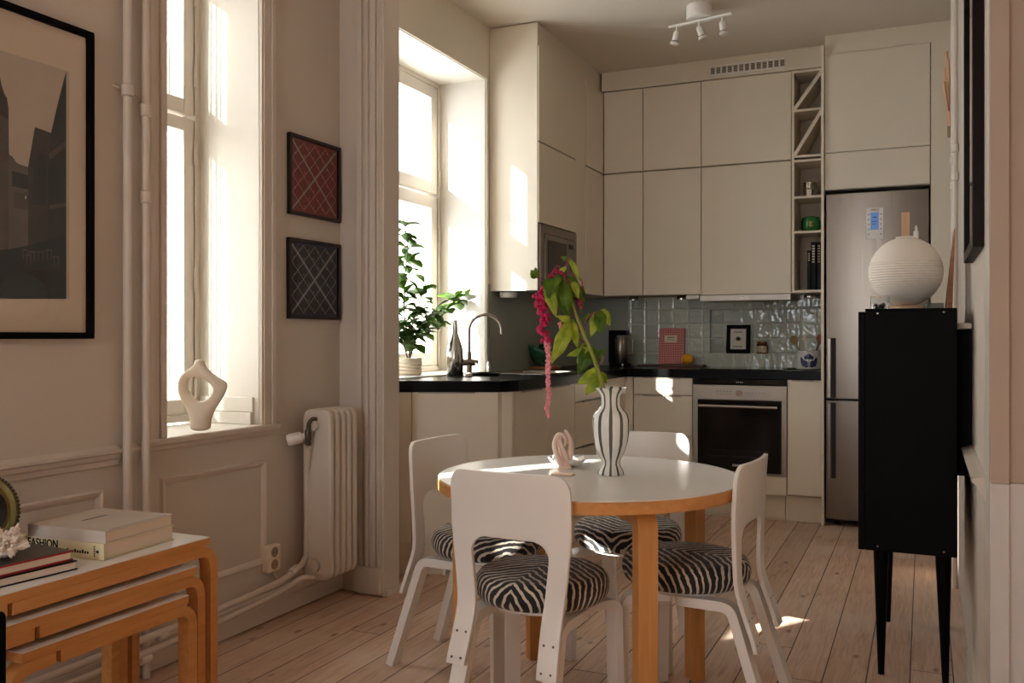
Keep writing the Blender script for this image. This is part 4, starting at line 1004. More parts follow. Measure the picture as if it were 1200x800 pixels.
# ---------------------------------------------------------------- large framed photograph
xw = XD + .001
def yz_frame(name, y0, y1, z0, z1, d, w, m, t, x=xw, sgn=1):
    bm = nb(); xa, xb = sorted((x, x + sgn * d))
    add_box(bm, xa, xb, y0, y1, z0, z0 + w); add_box(bm, xa, xb, y0, y1, z1 - w, z1); add_box(bm, xa, xb, y0, y0 + w, z0 + w, z1 - w); add_box(bm, xa, xb, y1 - w, y1, z0 + w, z1 - w)
    return link(name, bm, m, t, bevel=.0015)
t = thing('framed_photograph', 'large black-framed black and white street photograph with wide mat', 'picture', (xw, 1.7, 1.172))
Y0, Y1, Z0, Z1 = 1.12, 2.152, 1.172, 2.168
yz_frame('frame', Y0, Y1, Z0, Z1, .026, .020, 'black', t)
link('mat_board', box(xw, xw + .010, Y0 + .021, Y1 - .021, Z0 + .021, Z1 - .021), 'mat_board', t)
g = [mat('photo_grey_%d' % i, c, .3, noise=nz, nscale=14) for i, (c, nz) in enumerate((((196, 176, 158), .04), ((58, 46, 40), .35), ((40, 32, 30), .4), ((86, 72, 62), .25), ((28, 23, 22), .3), ((104, 90, 78), .15), ((200, 190, 170), .05)))]
PX = xw + .0105
def pol(bm, pts, mi, lift):
    a = [onx(u, v, PX + lift) for u, v in pts]; a = [bm.verts.new(q) for q in a]; bm.faces.new(a).material_index = mi
bm = nb(); add_box(bm, xw + .010, PX, 1.20, 2.068, 1.30, 2.022, 0)
def clampv(pts): return pts
pol(bm, [(-90, 60), (-90, 345), (-2, 349), (10, 349), (11, 232), (10, 128), (6, 112), (2, 100), (0, 90), (-6, 84), (-40, 60)], 3, .0004)
pol(bm, [(0, 106), (8, 114), (10, 126), (10, 140), (0, 134)], 1, .0007)
pol(bm, [(10, 350), (10, 180), (15, 184), (19, 190), (22, 192), (34, 196), (36, 350)], 5, .0005)
pol(bm, [(14, 200), (34, 206), (34, 222), (14, 218)], 2, .0007); pol(bm, [(16, 224), (34, 228), (34, 246), (16, 243)], 3, .0007)
pol(bm, [(33, 350), (33, 195), (37, 172), (41, 149), (50, 152), (60, 156), (60, 350)], 1, .0008)
pol(bm, [(36, 240), (40, 195), (47, 176), (54, 190), (54, 240)], 2, .0010)
pol(bm, [(54, 350), (57, 190), (60, 155), (68, 120), (77.6, 83), (77.6, 350)], 2, .0012)
pol(bm, [(57, 180), (77, 165), (77, 172), (58, 188)], 3, .0014); pol(bm, [(58, 240), (77, 238), (77, 242), (58, 245)], 3, .0014)
pol(bm, [(-90, 349), (-90, 300), (10, 292), (30, 288), (60, 280), (77.6, 274), (77.6, 350)], 4, .0016)
for (u, v) in ((26, 292), (34, 294), (44, 294), (54, 292), (62, 300), (30, 298)):
    pol(bm, [(u, v), (u + 7, v), (u + 7, v + 1.6), (u, v + 1.6)], 3, .0018); pol(bm, [(u, v), (u + 1, v), (u + 2.5, v + 12), (u + 1.5, v + 12)], 3, .0018); pol(bm, [(u + 6, v), (u + 7, v), (u + 6.4, v + 12), (u + 5.6, v + 12)], 3, .0018)
pol(bm, [(29, 230), (31, 229), (31, 233), (29, 233)], 6, .0018)
link('print', bm, g, t)
link('glazing', box(xw + .0135, xw + .0145, Y0 + .021, Y1 - .021, Z0 + .021, Z1 - .021), 'glass', t)
# -- two small framed lattice prints
def lattice(lab, y0, y1, z0, z1, base, c2, border, xglow):
    t = thing('framed_textile', lab, 'picture', (xw, (y0 + y1) / 2, z0), group='pair of small framed lattice prints')
    yz_frame('frame', y0, y1, z0, z1, .020, .014, mat('dark_brown_frame', (30, 18, 16), .35), t)
    mB = mat('print_base', base, .5, noise=.25, nscale=40); mL = mat('print_line', (206, 192, 176), .5); mF = mat('print_motif', c2, .5, noise=.3, nscale=90); mR = mat('print_border', border, .5); mX = mat('print_cross', xglow, .5, noise=.1, nscale=60)
    a, b, c, d_ = y0 + .015, y1 - .015, z0 + .015, z1 - .015
    bm = nb(); add_box(bm, xw, xw + .008, a, b, c, d_, 3); a += .012; b -= .012; c += .012; d_ -= .012; add_box(bm, xw + .008, xw + .0085, a, b, c, d_, 0)
    def line(p, q, w, mi, lift):
        p, q = Vector(p), Vector(q); dd = (q - p).normalized(); nn = Vector((-dd.y, dd.x)) * w / 2
        bm.faces.new([bm.verts.new((xw + lift, *v)) for v in (p + nn, q + nn, q - nn, p - nn)]).material_index = mi
    W, Hh = b - a, d_ - c
    line((a, c), (b, d_), .018, 4, .0088); line((a, d_), (b, c), .018, 4, .0088)
    def clipline(k, sgn):
        # diagonals: y from a..b ; z = c + sgn*(y-a)*Hh/W + k
        pts = []
        for i in range(201):
            y = a + W * i / 200; z = (c + (y - a) * Hh / W + k) if sgn > 0 else (d_ - (y - a) * Hh / W + k)
            if c <= z <= d_: pts.append((y, z))
        if len(pts) > 2: line(pts[0], pts[-1], .0016, 1, .0092)
    for k in (-.75, -.5, -.25, .25, .5, .75):
        for sg in (1, -1): clipline(k * Hh, sg)
    line((a, c), (b, d_), .0036, 1, .0094); line((a, d_), (b, c), .0036, 1, .0094)
    rg = random.Random(5)
    for i in range(5):
        for j in range(8):
            yy = a + W * (i + .5 * (j % 2) + .25) / 4.75; zz = c + Hh * (j + .5) / 8
            if yy > b - .012 or abs((yy - a) / W - (zz - c) / Hh) < .06 or abs((yy - a) / W + (zz - c) / Hh - 1) < .06: continue
            n = 7; ph = rg.uniform(0, 6); pts = []
            for q in range(n): r = .0075 * rg.uniform(.35, 1.0); pts.append((xw + .0090, yy + r * math.cos(ph + 2 * PI * q / n), zz + r * 1.1 * math.sin(ph + 2 * PI * q / n)))
            bm.faces.new([bm.verts.new(q) for q in pts]).material_index = 2
    link('print', bm, [mB, mL, mF, mR, mX], t); link('glazing', box(xw + .0125, xw + .0132, y0 + .014, y1 - .014, z0 + .014, z1 - .014), 'glass', t)
lattice('red lattice print in a thin dark frame, upper of the pair by the window', 3.169, 3.540, 1.706, 2.055, (122, 26, 34), (176, 96, 96), (128, 40, 42), (112, 76, 66))
lattice('dark blue lattice print in a thin dark frame, lower of the pair by the window', 3.165, 3.540, 1.256, 1.605, (24, 26, 40), (112, 100, 104), (46, 48, 82), (84, 82, 90))
# ---------------------------------------------------------------- heating: radiator, pipes
t = thing('radiator', 'cream column radiator against the left wall beside the pilaster', 'radiator', (-2.38, 3.34, 0))
for i in range(5):
    y = 3.240 + i * .0435; bm = nb(); pr = []
    x0, x1, z0, z1, r = -2.446, -2.300, .135, .868, .05
    outl = fillet([((x0 + x1) / 2, z0), (x0, z0), (x0, z1), (x1, z1), (x1, z0), ((x0 + x1) / 2, z0)], [r, r, r, r], 8)[:-1]
    add_prism(bm, [(a, y - .0205, b) for a, b in outl], (0, .034, 0)); link('section', bm, 'trimp', t, bevel=.011, seg=4)
for z, r in ((.20, .030), (.80, .024)): bm = nb(); add_tube(bm, [(-2.38, 3.200, z), (-2.38, 3.2165, z), (-2.38, 3.217, z), (-2.38, 3.435, z)], [r, r, .022, .022], 18); link('header', bm, 'trimp', t, smooth=True)
bm = nb(); add_box(bm, -2.489, -2.44, 3.30, 3.36, .60, .63); link('wall_bracket', bm, 'trimp', t)
va = onx(362, 520, -2.425)
bm = nb(); add_tube(bm, smooth_path([ony(371, 491, 3.205), ony(366, 491, 3.19), ony(362, 496, 3.185), ony(361, 506, 3.185)], 6), .0085, 12); va = ony(361, 512, 3.185); add_lathe(bm, [(.011, 0), (.016, .006), (.011, .018), (.015, .03), (.015, .06), (.010, .07)], va.x, va.y, 14, va.z - .035); link('valve', bm, mat('aged_nickel', (96, 84, 70), .3, metal=.8), t, smooth=True, label='chrome angle valve')
bm = nb(); k0 = ony(358, 511, 3.185); k1 = ony(336, 516, 3.14); dd = (k1 - k0)
add_tube(bm, [k0, k0 + dd * .15, k0 + dd * .2, k0 + dd * .8, k0 + dd * .98, k1], [.014, .015, .024, .026, .022, .014], 20); link('thermostat_knob', bm, 'white', t, smooth=True)
bm = nb(); add_tube(bm, [k1 + dd * .001, k1 + dd * .03], .006, 10); link('knob_cap', bm, 'dark', t)
def pipe(name, lab, pts, r, fit=(), grp='white heating pipes'):
    t = thing(name, lab, 'pipe', (pts[0][0], pts[0][1], min(p[2] for p in pts)), group=grp)
    bm = nb(); add_tube(bm, pts, r, 16); link('tube', bm, 'trimp', t, smooth=True)
    for f in fit:
        f = Vector(f); j = min(range(len(pts)), key=lambda k: (Vector(pts[k]) - f).length); j = min(max(j, 1), len(pts) - 2)
        tv = (Vector(pts[j + 1]) - Vector(pts[j - 1])).normalized(); b2 = nb(); add_tube(b2, [f - tv * .022, f - tv * .018, f + tv * .018, f + tv * .022], [r * 1.05, r * 1.4, r * 1.4, r * 1.05], 16); link('joint', b2, 'trimp', t, smooth=True)
    return t
U = [ony(361, 524, 3.185), onx(360, 560, -2.425), onx(359.5, 640, -2.425), onx(357, 655, -2.425), onx(349, 666, -2.425), onx(330, 680, -2.425), onx(310, 690, -2.425), onx(260, 712, -2.425)]
e = U[-1]; d_ = Vector((0, -1, -.004)); U2 = smooth_path(U, 6) + [Vector((-2.425, e.y - .4, e.z - .004)), Vector((-2.425, 1.3, e.z - .01))]
pipe('heating_pipe', 'upper white heating pipe rising beside the radiator to its valve', U2, .0125, [onx(345, 668, -2.425), onx(190, 745, -2.425)])
Lp = [onx(368, 676, -2.38), onx(355, 677, -2.40), onx(340, 686, -2.425), onx(318, 699, -2.425), onx(260, 727, -2.425)]
e = Lp[-1]; L2 = smooth_path(Lp, 6) + [Vector((-2.425, e.y - .4, e.z - .004)), Vector((-2.425, 1.3, e.z - .01))]
pipe('heating_pipe', 'lower white heating pipe running along the baseboard', L2, .0125, [onx(350, 681, -2.415), onx(170, 772, -2.425)])
pipe('heating_pipe', 'left of the two vertical white pipes by the window', [(-2.452, 2.276, .001), (-2.452, 2.276, 1.5), (-2.452, 2.276, CE - .001)], .0145, [(-2.452, 2.276, 2.01)])
pipe('heating_pipe', 'right of the two vertical white pipes, touching the window casing', [(-2.452, 2.355, .001), (-2.452, 2.355, 1.2), (-2.452, 2.355, CE - .001)], .0145, [(-2.452, 2.355, 1.66), (-2.452, 2.355, 1.96)])
t = thing('pipe_clamp', 'slim white clamp bar tying the two vertical pipes', 'clamp', (-2.47, 2.32, 2.0)); bm = nb(); add_tube(bm, [(-2.472, 2.235, 2.02), (-2.472, 2.30, 2.018), (-2.472, 2.375, 2.0)], .005, 8); link('bar', bm, 'trimp', t, smooth=True)
# -- outlet
t = thing('wall_outlet', 'cream double wall socket above the heating pipes', 'outlet', (XD, 3.045, .20))
oy0, oy1, oz0, oz1 = 3.005, 3.085, .205, .315
link('housing', box(XD + .001, XD + .036, oy0, oy1, oz0, oz1), 'ceramic', t, bevel=.006)
for z in (.235, .287):
    bm = nb(); add_tube(bm, [(XD + .0355, 3.045, z), (XD + .038, 3.045, z)], .021, 24); so = link('socket', bm, mat('socket_well', (150, 128, 104), .5), t, smooth=True)
    bm = nb()
    for s in (-1, 1): add_tube(bm, [(XD + .0378, 3.045 + s * .009, z), (XD + .0385, 3.045 + s * .009, z)], .0026, 8)
    link('hole', bm, 'dark', so)
bm = nb(); add_tube(bm, smooth_path([(XD + .018, 3.06, .206), (XD + .018, 3.07, .18), (XD + .03, 3.085, .155)], 5), .004, 8); link('cable', bm, 'ceramic', t, smooth=True)
# ---------------------------------------------------------------- sill sculpture vase
S2 = onz(235, 508, .8185); sv = (ST * -S2.x + CT * S2.y) / F
def sp_(u, v, dz=0.0):
    zc = sv * F + dz; a, b, c = ray(u, v); return Vector((a * zc, b * zc, H + c * zc))
t = thing('sculptural_vase', 'cream ceramic loop vase with two spouts on the window sill', 'vase', (S2.x, S2.y, .8185))
sk = [(235, 505.5, 14.5), (235, 497, 12.5), (234.5, 487, 12.5), (225, 474, 9), (216.5, 463, 7.2), (213, 452, 6.6), (217, 440.5, 6.8), (226, 433.5, 6.8), (235, 433, 7.4), (244.5, 440, 7), (253, 447, 7), (259.5, 453, 8), (257, 463, 7.6), (248, 473, 8)]
bm = nb(); V_ = [bm.verts.new(sp_(u, v)) for u, v, r in sk]
for i in range(13): bm.edges.new((V_[i], V_[i + 1]))
bm.edges.new((V_[13], V_[2]))
n1 = [bm.verts.new(sp_(234, 427)), bm.verts.new(sp_(233.6, 420.2))]; bm.edges.new((V_[8], n1[0])); bm.edges.new((n1[0], n1[1]))
n2 = [bm.verts.new(sp_(264.5, 443.0))]; bm.edges.new((V_[11], n2[0]))
rads = [r for u, v, r in sk]
allr = rads + [6.0, 6.8, 7.2]
bm.transform(WM[t.name].inverted()); bm.verts.index_update()
lay = bm.verts.layers.skin.verify()
for v, r in zip(list(bm.verts), allr): v[lay].radius = (r * sv, r * sv)
bm.verts.ensure_lookup_table(); bm.verts[0][lay].use_root = True
me = bpy.data.meshes.new('body'); bm.to_mesh(me); bm.free()
o = bpy.data.objects.new('body', me); COL.objects.link(o); o.parent = t
md = o.modifiers.new('skin', 'SKIN'); md.branch_smoothing = .5; md.use_smooth_shade = True
md2 = o.modifiers.new('subdivision', 'SUBSURF'); md2.levels = 2; md2.render_levels = 2; me.materials.append(M['ceramic'])
# ================================================================ KITCHEN PROPS
WT = .9622
def turned(name, lab, cat, x, y, z, prof, m, part='body', n=36, group=None):
    t = thing(name, lab, cat, (x, y, z), group=group)
    bm = nb(); add_lathe(bm, prof, 0, 0, n); link(part, bm, m, t, world=False, smooth=True); return t
# faucet
fx, fy = -2.375, 4.665
t = thing('kitchen_faucet', 'steel kitchen faucet with tall gooseneck spout by the window', 'faucet', (fx, fy, WT))
bm = nb(); add_lathe(bm, [(.024, 0), (.024, .006), (.017, .010), (.017, .075), (.014, .080), (.014, .13)], fx, fy, 24, WT); link('base', bm, 'steel', t, smooth=True)
tip = onz(592, 389, 1.17); dirv = Vector((.75, .30, 0)).normalized()
gp = []; z0 = WT + .12; Rg = .094; zt = 1.305 - Rg
gp = [Vector((fx, fy, z0)), Vector((fx, fy, zt))]
for k in range(1, 13): a = PI * k / 13 * 1.02; gp.append(Vector((fx, fy, zt)) + dirv * (Rg - Rg * math.cos(a)) + Vector((0, 0, Rg * math.sin(a))))
gp.append(gp[-1] + Vector((0, 0, -.035)) + dirv * .002)
bm = nb(); add_tube(bm, gp, .0085, 14); link('spout', bm, 'steel', t, smooth=True)
bm = nb(); c0 = Vector((fx, fy, WT + .068)); sd = Vector((CT, ST, 0)); add_tube(bm, [c0 - sd * .034, c0 + sd * .036], .020, 20); add_tube(bm, [c0 + sd * .037, c0 + sd * .052 + Vector((0, 0, .012))], [.018, .006], 12); link('mixer', bm, 'steel', t, smooth=True)
# metal bottle, soap dispenser, black tray
turned('metal_bottle', 'tall dark metallic bottle with narrow neck beside the faucet', 'bottle', -2.365, 4.475, WT, [(.042, 0), (.045, .004), (.046, .10), (.044, .145), (.030, .195), (.016, .235), (.012, .30), (.013, .308)], 'chrome')
turned('soap_dispenser', 'small steel soap dispenser right of the faucet', 'dispenser', -2.36, 4.89 - .0, WT, [(.020, 0), (.020, .003), (.012, .005), (.012, .05), (.008, .055), (.008, .07)], 'chrome')
turned('drain_tray', 'round black tray on the worktop in front of the faucet', 'tray', -2.255, 4.60, WT, [(.085, 0), (.095, .006), (.096, .014), (.088, .014), (.084, .006), (.02, .005)], 'black')
turned('sink_plug', 'small round steel drain fitting next to the metal bottle', 'plug', -2.26, 4.42, WT, [(.024, 0), (.028, .004), (.026, .016), (.012, .022)], 'chrome')
# potted plant on the sill
px0 = onx(480, 436, -2.58); pz = KZ0 + .0185
px0.z = pz
t = thing('potted_plant', 'leafy green plant in a ribbed cream pot on the kitchen window sill', 'plant', (-2.58, px0.y, pz))
prof = [(.058, 0)]
for k in range(4): z = .004 + k * .020; prof += [(.064 + k * .001, z), (.068 + k * .001, z + .006), (.068 + k * .001, z + .013), (.062 + k * .001, z + .017)]
prof += [(.070, .090), (.070, .094), (.062, .094), (.058, .084)]
bm = nb(); add_lathe(bm, prof, 0, 0, 40); link('pot', bm, 'ceramic', t, world=False, smooth=True)
bm = nb(); add_lathe(bm, [(.002, .085), (.058, .087)], 0, 0, 24); link('soil', bm, mat('soil', (50, 36, 26), .9), t, world=False)
M['leafC'] = leaf_mat('glossy_leaf', (72, 112, 40), (124, 156, 66), 14, .55)
rp = random.Random(21); XPl = -2.56
def q_(u, v, dx=0): return onx(u, v, XPl + dx)
br = [[q_(480, 430), q_(479, 400), q_(474, 370), q_(474, 330), q_(478, 290), q_(474, 262)],
      [q_(480, 430), q_(484, 402), q_(500, 385), q_(515, 372), q_(532, 352), q_(541, 345)],
      [q_(480, 428), q_(470, 395), q_(456, 370), q_(448, 340)], [q_(479, 400, .02), q_(486, 370, .03), q_(500, 330, .05)], [q_(482, 415, .02), q_(492, 385, .05), q_(510, 362, .08)]]
bm = nb()
for b in br: pth = smooth_path(b, 5); n_ = len(pth); add_tube(bm, pth, [.0055 - .003 * i / n_ for i in range(n_)], 7)
link('stem', bm, mat('brown_stem', (92, 74, 50), .6), t, smooth=True)
bm = nb()
def ovate(bm, base, d, L, W):
    d = d.normalized(); side = d.cross(Vector((rp.uniform(-.4, .4), rp.uniform(-.4, .4), 1))).normalized(); nn = side.cross(d).normalized()
    Ls, Cs, Rs = [], [], []; n = 6
    for i in range(n + 1):
        s = i / n; w = W * (math.sin(PI * s ** 1.25)) ** .8 * .5 if 0 < i < n else .0008
        c = base + d * L * s + nn * L * (-.18 * s * s); Cs.append(bm.verts.new(c)); Ls.append(bm.verts.new(c + side * w + nn * w * .3)); Rs.append(bm.verts.new(c - side * w + nn * w * .3))
    for A_, B_ in ((Ls, Cs), (Cs, Rs)):
        for i in range(n): bm.faces.new((A_[i], B_[i], B_[i + 1], A_[i + 1]))
for b, cnt, s0 in ((br[0], 56, .25), (br[1], 60, .2), (br[2], 30, .2), (br[3], 26, .2), (br[4], 30, .3)):
    pth = smooth_path(b, 8)
    for i in range(cnt):
        s = s0 + (1 - s0) * (i + rp.random() * .5) / cnt; p = pth[min(len(pth) - 1, int(s * (len(pth) - 1)))]
        a = i * 2.4 + rp.uniform(-.5, .5); d = Vector((math.cos(a) * .55, math.sin(a), rp.uniform(-.5, .7)))
        L = rp.uniform(.066, .105); ovate(bm, p + d.normalized() * .010, d, L, L * rp.uniform(.6, .74))
for v in bm.verts: v.co.x = max(min(v.co.x, -2.44 if v.co.y < 3.9 else v.co.x), -2.705); v.co.z = max(v.co.z, pz + .06)
lv = link('foliage', bm, 'leafC', t, smooth=True, solid=.0008)
# wooden board + cabbage-leaf bowl
bx, by = -2.335, 5.69
turned('round_board', 'round oak serving board under the green leaf bowl', 'board', bx, by, WT, [(.112, 0), (.116, .004), (.116, .013), (.112, .017)], 'wood_mid', 'board')
t = thing('leaf_bowl', 'dark green leaf-shaped glazed bowl on the round oak board', 'bowl', (bx, by, WT + .0175))
bm = nb(); n = 48; R1 = []
prof = [(.035, 0), (.050, .012), (.078, .050), (.100, .095), (.110, .125)]
rings = []
for r, z in prof:
    rings.append([bm.verts.new(((r * (1 + .10 * abs(math.cos(3 * 2 * PI * i / n)) * z / .12)) * math.cos(2 * PI * i / n), (r * (1 + .10 * abs(math.cos(3 * 2 * PI * i / n)) * z / .12)) * math.sin(2 * PI * i / n), z * (1 + .16 * math.cos(3 * 2 * PI * i / n) * (z / .12)))) for i in range(n)])
for a, b in zip(rings, rings[1:]):
    for i in range(n): bm.faces.new((a[i], a[(i + 1) % n], b[(i + 1) % n], b[i]))
bm.faces.new(list(reversed(rings[0])))
link('bowl', bm, mat('green_glaze', (44, 96, 66), .25, noise=.45, nscale=45, bump=.5, bscale=45), t, world=False, smooth=True, solid=.004)
# espresso / coffee maker
cx_, cy_ = -1.985, 6.30
t = thing('coffee_maker', 'tall steel and black coffee maker in the worktop corner', 'coffee maker', (cx_, cy_, WT))
bm = nb(); add_box(bm, -.075, .055, -.055, .07, 0, .022); link('base', bm, 'black', t, world=False, bevel=.008)
bm = nb(); add_box(bm, -.085, -.05, -.03, .06, .022, .245); add_box(bm, -.085, .045, -.03, .06, .225, .262); link('housing', bm, 'black', t, world=False, bevel=.006)
bm = nb(); add_lathe(bm, [(.046, .024), (.050, .03), (.050, .20), (.044, .215)], 0, 0, 32); link('flask', bm, 'steel', t, world=False, smooth=True)
bm = nb(); add_tube(bm, fillet([(.048, .195), (.088, .195), (.088, .085), (.048, .085)], [.012, .012], 4) and [(a, 0, b) for a, b in fillet([(.048, .195), (.088, .195), (.088, .085), (.048, .085)], [.012, .012], 4)], .0045, 8); link('handle', bm, 'chrome', t, world=False, smooth=True)
bm = nb(); add_tube(bm, [(.03, -.052, .014), (.03, -.058, .014)], .008, 14); link('button', bm, 'chrome', t, world=False, smooth=True)
# dark cutting board with gingham book and orange
t = thing('cutting_board', 'long dark cutting board lying against the tiles under the gingham book', 'board', (-1.66, 6.50, WT)); link('board', box(-1.905, -1.43, 6.44, 6.575, WT + .0005, WT + .014), 'wood_dark', t, bevel=.003)
q = WT + .0145
t = thing('gingham_book', 'red and white checked cookbook with a cream label leaning on the tiles', 'book', (-1.68, 6.55, q))
bm = nb(); add_box(bm, -.095, .095, -.012, .012, 0, .262); TT = Matrix.Translation((0, 0, 0)) @ Matrix.Rotation(math.radians(-5), 4, 'X')
bm.transform(TT); link('cover', bm, gingham_mat(), t, world=False, bevel=.002)
bm = nb(); add_box(bm, -.052, .040, -.0135, -.0122, .160, .212); bm.transform(TT); lb = link('label_patch', bm, 'pages', t, world=False, label='cream title patch')
bm = nb()
for k in range(5): add_box(bm, -.030 + k * .011, -.022 + k * .011, -.0142, -.0134, .192, .199)
for k in range(6): add_box(bm, -.038 + k * .011, -.031 + k * .011, -.0142, -.0134, .176, .180)
bm.transform(TT); link('title_marks', bm, 'dark', lb, world=False)
ox, oy = -1.545, 6.478
t = thing('orange', 'single orange on the end of the dark cutting board', 'fruit', (ox, oy, q)); bm = nb(); bmesh.ops.create_uvsphere(bm, u_segments=32, v_segments=20, radius=.040, matrix=Matrix.Translation((0, 0, .0392)) @ Matrix.Diagonal((1, 1, .97, 1))); link('peel', bm, mat('orange_peel', (244, 168, 22), .4, bump=.3, bscale=260), t, world=False, smooth=True)
bm = nb(); add_lathe(bm, [(.003, 0), (.0035, .002)], .010, -.012, 8, .0765); link('stem_end', bm, 'stem', t, world=False)
# niche: framed card + jar
nz = 1.0575
t = thing('framed_card', 'small black-framed card with an eye motif standing in the tiled niche', 'picture', (-1.215, 6.63, nz))
w2, h2 = .083, .205; TT = Matrix.Rotation(math.radians(-6), 4, 'X')
def tl(name, bm, m, **k): bm.transform(TT); return link(name, bm, m, t, world=False, **k)
bm = nb(); add_box(bm, -w2, w2, -.010, .010, 0, .030); add_box(bm, -w2, w2, -.010, .010, h2 - .028, h2); add_box(bm, -w2, -w2 + .028, -.010, .010, .030, h2 - .028); add_box(bm, w2 - .028, w2, -.010, .010, .030, h2 - .028); tl('frame', bm, 'black', bevel=.003)
bm = nb(); add_box(bm, -w2 + .028, w2 - .028, -.004, .004, .030, h2 - .028); card = tl('card', bm, 'paper')
bm = nb()
for k in range(6): add_box(bm, -.032 + k * .011, -.024 + k * .011, -.0048, -.0041, .150, .157); add_box(bm, -.032 + k * .011, -.024 + k * .011, -.0048, -.0041, .046, .053)
pts = [(.020 * math.cos(a) * (1.0 if True else 1), -.0048, .105 + .016 * math.sin(a) * abs(math.sin(a)) ** .3) for a in [2 * PI * i / 24 for i in range(24)]]
bm.faces.new([bm.verts.new(p) for p in pts]); bm.transform(TT); link('emblem', bm, mat('olive_ink', (70, 62, 30), .6), card, world=False)
bm = nb(); bm.faces.new([bm.verts.new((.008 * math.cos(2 * PI * i / 16), -.0054, .105 + .008 * math.sin(2 * PI * i / 16))) for i in range(16)]); bm.transform(TT); link('pupil', bm, 'black', card, world=False)
t = turned('spice_jar', 'small patterned gold-brown glass jar beside the framed card in the niche', 'jar', -1.045, 6.625, nz, [(.036, 0), (.040, .004), (.041, .055), (.036, .066), (.031, .069)], mat('brown_glass', (92, 60, 34), .15, noise=.5, nscale=70))
bm = nb(); add_lathe(bm, [(.033, .069), (.034, .071), (.034, .086), (.030, .088)], 0, 0, 28); link('lid', bm, mat('gold_lid', (150, 112, 60), .3, metal=.8), t, world=False, smooth=True)
bm = nb(); V = []
for i in range(15):
    a = -PI * .95 + PI * .75 * i / 14; V.append((bm.verts.new((.0416 * math.cos(a), .0416 * math.sin(a), .010)), bm.verts.new((.0416 * math.cos(a), .0416 * math.sin(a), .054))))
for a, b in zip(V, V[1:]): bm.faces.new((a[0], b[0], b[1], a[1]))
link('label_band', bm, mat('jar_label', (206, 190, 160), .5, noise=.5, nscale=130), t, world=False, smooth=True)
# utensil crock
ux, uy = -.700, 6.36
t = thing('utensil_crock', 'white crock with dark blue floral print next to the fridge panel', 'crock', (ux, uy, WT))
bm = nb(); add_lathe(bm, [(.074, 0), (.080, .004), (.082, .03), (.082, .118), (.079, .124), (.074, .124), (.073, .02), (.01, .012)], 0, 0, 48); link('pot', bm, mat('glazed_white', (206, 206, 204), .2), t, world=False, smooth=True)
bm = nb(); face = math.atan2(-uy, -ux)
def petal(cu, cz, ru, rz, n=18, rot=0):
    V = []
    for i in range(n):
        a = 2 * PI * i / n; du = ru * math.cos(a); dz = rz * math.sin(a); du, dz = du * math.cos(rot) - dz * math.sin(rot), du * math.sin(rot) + dz * math.cos(rot)
        ang = face + (cu + du) / .0826; V.append(bm.verts.new((.0828 * math.cos(ang), .0828 * math.sin(ang), cz + dz)))
    c = bm.verts.new((.0828 * math.cos(face + cu / .0826), .0828 * math.sin(face + cu / .0826), cz))
    for i in range(n): bm.faces.new((c, V[i], V[(i + 1) % n]))
petal(0, .084, .019, .019); petal(-.020, .078, .012, .014); petal(.020, .078, .012, .014)
for s in (-1, 1):
    petal(s * .026, .042, .020, .018); petal(s * .043, .052, .012, .020); petal(s * .050, .070, .006, .012, rot=s * .3); petal(s * .018, .024, .014, .011); petal(s * .036, .028, .012, .010)
petal(0, .04, .003, .028)
link('floral_print', bm, mat('cobalt', (22, 30, 78), .25), t, world=False, label='dark blue flower motif')
def spoon(lab, base, tip, wd, m, dark=False, fork=False):
    base = Vector(base); tip = Vector(tip); t = thing('wooden_spoon', lab, 'spoon', base, group='cooking utensils in the crock'); d = (tip - base); L = d.length; d.normalize(); s = Vector((1, 0, 0)); s = (s - d * s.dot(d)).normalized(); n_ = s.cross(d)
    bm = nb(); add_tube(bm, [Vector((0, 0, 0)), d * (L * .70)], [.005, .006], 10); link('handle', bm, m, t, world=False, smooth=True)
    bm = nb(); out = []; pr = [(0, .006), (.15, .45), (.4, .9), (.65, 1.0), (.85, .75), (1.0, .2)]
    Lr = [(d * (L * .68 + L * .32 * a) - s * wd * b) for a, b in pr]; Rr = [(d * (L * .68 + L * .32 * a) + s * wd * b) for a, b in reversed(pr)]
    add_prism(bm, [p - n_ * .003 for p in Lr + Rr], n_ * .006); link('bowl', bm, m, t, world=False, bevel=.002)
spoon('pale wooden spatula leaning left in the floral crock', (ux - .01, uy, WT + .02), (ux - .105, uy - .02, WT + .222), .028, mat('olive_wood', (140, 112, 70), .5))
spoon('dark reddish wooden spoon leaning right in the floral crock', (ux + .01, uy + .02, WT + .02), (ux + .088, uy + .0, WT + .232), .033, mat('cherry_wood', (110, 52, 28), .45))
spoon('thin white-tipped stirrer standing upright in the floral crock', (ux - .02, uy + .02, WT + .02), (ux - .035, uy + .03, WT + .232), .010, 'pages')
t = thing('trivet', 'flat black trivet under the floral crock', 'trivet', (ux - .03, uy, WT));
# (crock stands directly on the stone: the trivet is the thin slab in front of it)
link('plate', box(-.86, -.785, 6.25, 6.40, WT + .0005, WT + .006), 'black', t, bevel=.002)
